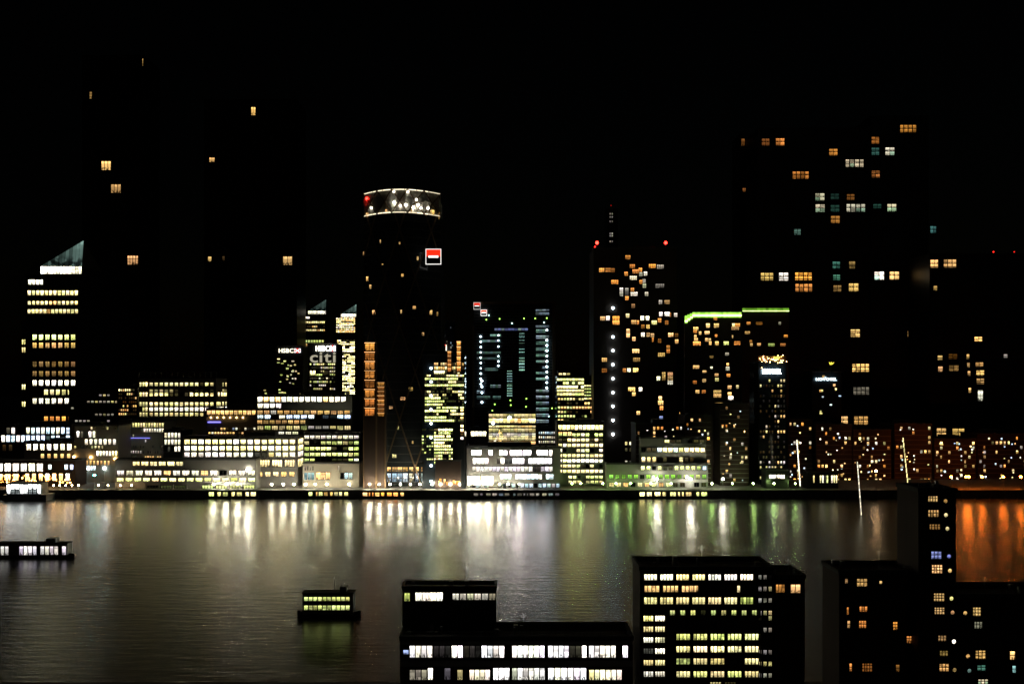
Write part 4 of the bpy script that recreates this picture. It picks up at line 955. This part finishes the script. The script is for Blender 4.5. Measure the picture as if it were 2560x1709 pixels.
def roof_clutter(b):
    """parapet railing, aerials, vents, a water tank"""
    h = b.top-b.base+.9; w2 = b.w/2; q = []
    n = max(3, int(b.w/1.5))
    for i in range(n+1):
        x = -w2+b.w*i/n; q.append((x-.025, x+.025, -.1, -.05, h-.1, h+1.0))
    q += [(-w2, w2, -.11, -.04, h+1.0, h+1.06), (-w2, w2, -.1, -.05, h+.45, h+.49)]
    o = link('roof_railing', boxes('roof_railing', q, 'steel'), b.o); o['kind'] = 'stuff'
    for _ in range(max(2, int(b.w/7))):
        x = random.uniform(-w2+.6, w2-.6); y = random.uniform(2, b.depth-2); a = random.uniform(.2, .6)
        piece('vent', 'steel', b.o, x-a, x+a, y-a, y+a, h-1.0, h+random.uniform(.3, 1.3))
    x = random.uniform(-w2*.7, w2*.7); t = random.uniform(2.5, 4.5)
    link('aerial', boxes('aerial', [(x-.04, x+.04, 4, 4.08, h-1, h+t), (x-.7, x+.7, 4.01, 4.06, h+t-.5, h+t-.45), (x-.5, x+.5, 4.01, 4.06, h+t-.9, h+t-.85), (x-.3, x+.3, 4.01, 4.06, h+t-1.3, h+t-1.25)], 'steel'), b.o)

# ------------------------------------------------------------------ near bank: dark blocks made up to carry zoom-ghost windows
ND = 166.0
b = Bld('ghost_office', 'zoom-ghost office block with nine rows of yellow-white windows, bottom right of centre', 'office', 1600, 1934, 1424, ND, 10, base=4, wall='brick', plant=False)
roof_clutter(b)
def C7(y): return 1360+y*.2226
b.grid(C7(326), C7(406), 1, 1606, 1886, 7, .97, 'WYW', 2.2, .9, .84, 4, panes=True, coh=.1)
b.grid(C7(452), C7(540), 1, 1606, 1746, 3, 1, 'A', 1.2, .9, .86, 4, panes=True)
b.win(1842, 1850, C7(455), C7(540), 'Y', 1.3); b.win(1727, 1745, C7(455), C7(535), 'A', 1.1, 2)
b.grid(C7(578), C7(680), 1, 1606, 1886, 7, .97, 'YGY', 1.5, .85, .86, 4, panes=True, coh=.1)
b.grid(C7(726), C7(800), 1, 1668, 1898, 9, .65, 'YG', .9, .85, .5, 2, coh=.1)
for y, k in ((790, 1.9), (910, 1.5), (1030, 1.5), (1155, 1.4), (1285, 1.2), (1412, 1.5)): b.grid(C7(y), C7(y+76), 1, 1606, 1664, 2, 1, 'YW', k, .9, .88, 4, panes=True)
for y, k, p_ in ((990, 1.4, .9), (1128, 1.6, .97), (1264, 1.2, .9), (1408, 1.1, .7)): b.grid(C7(y), C7(y+88), 1, 1686, 1900, 5, p_, 'YGY', k, .88, .86, 4, panes=True, coh=.1)
b.grid(C7(870), C7(930), 1, 1680, 1850, 6, .4, 'YA', .6, .8, .4, 1)
for y in (330, 460, 590, 730, 790, 920, 1170, 1300, 1430): b.grid(C7(y), C7(y+72), 1, 1893, 1931, 3, .75, 'YDD', .5, .8, .7, 2, bands=False, piers=False)
b.grid(C7(1535), 1709, 1, 1770, 1880, 3, .8, 'Y', 1.2, .8, .8, 4); b.done()
b = Bld('ghost_house', 'zoom-ghost dark low wing with two orange windows beside the near office', 'house', 1936, 2012, 1444, ND+1, 9, base=4, wall='brick', plant=False)
roof_clutter(b)
b.win(1938, 1962, 1458, 1481, 'O', .75, 3, 1, panes=True); b.win(1975, 2001, 1458, 1482, 'A', 1.3, 2, 1, panes=True); b.done()
b = Bld('ghost_office', 'zoom-ghost low office with two brilliant white rows of narrow windows, bottom centre', 'office', 1000, 1582, 1598, ND, 10, base=4, wall='brick', plant=False)
roof_clutter(b)
def C8(x, y): return 960+x*.2767, 1360+y*.2767
def segs(sl, y0, y1, st, pal, bw=54):
    for a, c in sl:
        u0, v0 = C8(a, y0); u1, v1 = C8(c, y1); n = max(1, round((c-a)/bw))
        b.grid(v0, v1, 1, u0, u1, n, 1, pal, st, .97, .9, 1, bands=False, piers=False, coh=1)
segs([(230, 440), (610, 715), (880, 1090), (1155, 1452), (1480, 1672), (1785, 1832), (1848, 2095), (2150, 2205)], 902, 1028, 1.9, 'N')
segs([(395, 445), (480, 605), (985, 1135), (1155, 1455), (1480, 1830)], 1103, 1228, 1.9, 'N'); segs([(230, 390), (660, 715), (770, 960), (1850, 2150)], 1120, 1228, 1.1, 'WYD')
segs([(445, 605), (720, 875), (1675, 1780)], 902, 1028, .05, 'D'); b.win(1008, 1022, 1622, 1634, 'B', 1.3)
piece('floor_band', 'concrete', b.o, -b.w/2+.1, b.w/2-.1, -.5, .1, b.lz(1663), b.lz(1648)); piece('floor_band', 'concrete', b.o, -b.w/2+.1, b.w/2-.1, -.5, .1, b.lz(1608), b.lz(1600)); b.done()
b = Bld('ghost_office', 'zoom-ghost white office storey set back above the near low office', 'office', 1006, 1240, 1472, ND+6, 5, base=4, wall='black', plant=False, cap='black')
roof_clutter(b)
b.grid(1478, 1504, 1, 1010, 1026, 1, 1, 'G', .7, .9, .9, 2, bands=False); b.grid(1477, 1503, 1, 1038, 1108, 4, 1, 'W', 2.0, .9, .94, 2, bands=False); b.grid(1480, 1500, 1, 1112, 1240, 7, .6, 'W', .8, .9, .9, 2, bands=False); b.done()
def ghost_boat(label, u0, u1, rows, d, vtop):  # no boat is known there, only ghosted window rows over water
    """made-up boat that carries zoom-ghost windows, broadside on: hull, saloon, wheelhouse, mast"""
    x0, x1 = X(u0, d), X(u1, d); w = x1-x0
    o = thing('ghost_boat', label, 'boat', ((x0+x1)/2, d, 0)); bm_ = 5.0
    vs, fs, nx = [], [], 14
    for i in range(nx+1):                                   # hull sections, pointed at both ends
        t = i/nx; x = -w/2-2+(w+4)*t; k = max(.06, 1-abs(2*t-1)**3); sh = 1.3+.9*abs(2*t-1)**2
        vs += [(x, bm_/2-bm_/2*k, sh), (x, bm_/2-bm_*.36*k, -.6), (x, bm_/2+bm_*.36*k, -.6), (x, bm_/2+bm_/2*k, sh)]
    for i in range(nx):
        a = i*4; c = a+4
        fs += [(a, a+1, c+1, c), (a+1, a+2, c+2, c+1), (a+2, a+3, c+3, c+2), (a+3, a, c, c+3)]
    fs += [(0, 3, 2, 1), (nx*4, nx*4+1, nx*4+2, nx*4+3)]
    link('hull', mesh('hull', vs, fs, ['black']), o)
    zt = Z(vtop, d)
    piece('saloon', 'steel', o, -w/2+.4, w/2-.4, .7, bm_-.7, 1.2, zt)
    piece('roof', 'roof', o, -w/2, w/2, .4, bm_-.4, zt, zt+.25)
    piece('wheelhouse', 'steel', o, w*.22, w*.34, 1.2, bm_-1.2, zt+.25, zt+2.2)
    piece('mast', 'steel', o, w*.1-.08, w*.1+.08, bm_/2-.08, bm_/2+.08, zt+.25, zt+5)
    for (a, c, v0, v1, n, pal, st) in rows:
        for k in range(n):
            ua, ub = a+(c-a)*(k+.06)/n, a+(c-a)*(k+.94)/n
            xa, xb, z1, z0 = X(ua, d)-o.location.x, X(ub, d)-o.location.x, Z(v0, d), Z(v1, d)
            link('window', wunit(1, 1), o, ((xa+xb)/2, .7, (z0+z1)/2), (xb-xa, .6, z1-z0), 0, tint(pal, st))
    return o
ghost_boat('large white zoom-ghost windows on a made-up boat at the lower left edge', -40, 168, ((-34, 20, 1364, 1389, 5, 'N', .8), (45, 90, 1364, 1389, 4, 'N', .9), (98, 144, 1364, 1388, 4, 'N', .9), (152, 164, 1364, 1388, 1, 'N', .8)), 322, 1358)
ghost_boat('greenish zoom-ghost windows in two rows on a made-up boat, bottom left of centre', 752, 884, ((758, 874, 1492, 1503, 10, 'G', 1.0), (758, 874, 1513, 1526, 10, 'G', 1.1)), 238, 1484)
b = Bld('ghost_house', 'zoom-ghost narrow stair tower with round windows, lower right', 'house', 2296, 2390, 1228, ND-2, 9, base=4, wall='brick', plant=False)  # made-up block for ghosted windows, as are both houses beside it
roof_clutter(b)
# round windows: a ring frame and a pane
def porthole(b, u, v, r_px, pal, st):
    r = r_px/FP*b.d; n = 16
    vs, fs = [], []
    for rr, y in ((r*1.25, .05), (r*1.25, -.2), (r, -.2), (r, -.02)):
        vs += [(rr*math.cos(2*math.pi*j/n), y, rr*math.sin(2*math.pi*j/n)) for j in range(n)]
    for i in range(3):
        for j in range(n): fs.append((i*n+j, i*n+(j+1) % n, (i+1)*n+(j+1) % n, (i+1)*n+j))
    f = link('round_window', mesh('round_window', vs, fs, ['frame']), b.o, (b.lx(u), 0, b.lz(v)))
    vs = [(r*math.cos(2*math.pi*j/n), -.05, r*math.sin(2*math.pi*j/n)) for j in range(n)]
    me = mesh('pane', vs, [tuple(range(n))], ['lit']); ul = me.uv_layers.new(name='UVMap')
    for li, lp in enumerate(me.loops):
        c = me.vertices[lp.vertex_index].co; ul.data[li].uv = (c.x/r*.5+.5, c.z/r*.5+.5)
    link('pane', me, f, col=tint(pal, st))
def C9(x, y): return 2060+x*.2226, 1360+y*.2226
def CA(x, y): return 2060+x*.2232, 1100+y*.2232
def nearwin(b, lst, fn):
    for (x0, y0, x1, y1, nc, nr, pal, st) in lst:
        u0, v0 = fn(x0, y0); u1, v1 = fn(x1, y1); b.win(u0, u1, v0, v1, pal, st, nc, nr, panes=u1-u0 > 16)
nearwin(b, [(1155, 620, 1272, 690, 4, 2, 'A', .9), (1155, 775, 1285, 860, 4, 2, 'A', .7), (1170, 935, 1300, 1000, 4, 2, 'A', .35)], CA)
nearwin(b, [(1192, 72, 1318, 165, 3, 2, 'B', .6), (1200, 222, 1328, 328, 4, 3, 'A', 1.1), (1222, 540, 1350, 640, 4, 3, 'A', .9), (1230, 700, 1352, 785, 4, 3, 'A', .8), (1272, 1015, 1370, 1085, 3, 2, 'A', .35), (1290, 1185, 1390, 1250, 3, 2, 'A', .3), (1285, 1330, 1400, 1425, 3, 2, 'A', 1.0)], C9)
for x, y, pal, st in ((1362, 835, 'Y', 1.2), (1378, 988, 'Y', .9), (1358, 680, 'A', .35)): porthole(b, *CA(x, y), 5, pal, st)
for x, y, pal, st in ((1400, 132, 'B', .8), (1410, 293, 'A', .9), (1428, 605, 'Y', 1.0), (1440, 762, 'A', .7), (1455, 1088, 'W', 2), (1463, 1405, 'A', .7)): porthole(b, *C9(x, y), 5, pal, st)
b.done()
b = Bld('ghost_house', 'zoom-ghost dark house with scattered paned windows at the lower right corner', 'house', 2392, 2640, 1492, ND, 10, base=4, wall='brick', plant=False)
roof_clutter(b)
nearwin(b, [(1662, 698, 1758, 805, 3, 3, 'A', 1.0), (1678, 860, 1775, 945, 3, 2, 'D', .4), (1690, 1180, 1812, 1285, 3, 3, 'A', .8), (2078, 1188, 2140, 1295, 1, 2, 'A', 1.1), (1710, 1345, 1812, 1415, 2, 2, 'T', .4), (2105, 1350, 2150, 1440, 1, 2, 'T', .7), (1720, 1505, 1840, 1568, 3, 2, 'W', 1.2)], C9)
for x, y, pal, st in ((1582, 768, 'A', .8), (1613, 1250, 'A', .7), (1628, 1415, 'T', .3)): porthole(b, *C9(x, y), 5, pal, st)
b.done()
b = Bld('ghost_house', 'zoom-ghost dark house with small orange windows left of the round-windowed stair tower', 'house', 2098, 2292, 1432, ND+1, 9, base=4, wall='brick', plant=False)
roof_clutter(b)
nearwin(b, [(230, 380, 265, 440, 1, 1, 'A', .6), (360, 378, 485, 475, 3, 2, 'A', .9), (615, 405, 650, 440, 1, 1, 'A', .8), (250, 695, 275, 790, 1, 2, 'O', .6), (390, 690, 485, 755, 3, 1, 'O', .9), (385, 848, 472, 940, 3, 2, 'O', .9), (255, 848, 290, 940, 1, 2, 'A', .9), (768, 860, 822, 962, 2, 3, 'O', .9), (920, 1020, 985, 1110, 2, 3, 'O', .7), (420, 1325, 540, 1430, 4, 3, 'O', .6), (280, 1325, 310, 1425, 1, 2, 'O', .8), (800, 1340, 845, 1430, 1, 2, 'O', .3)], C9)
b.done()
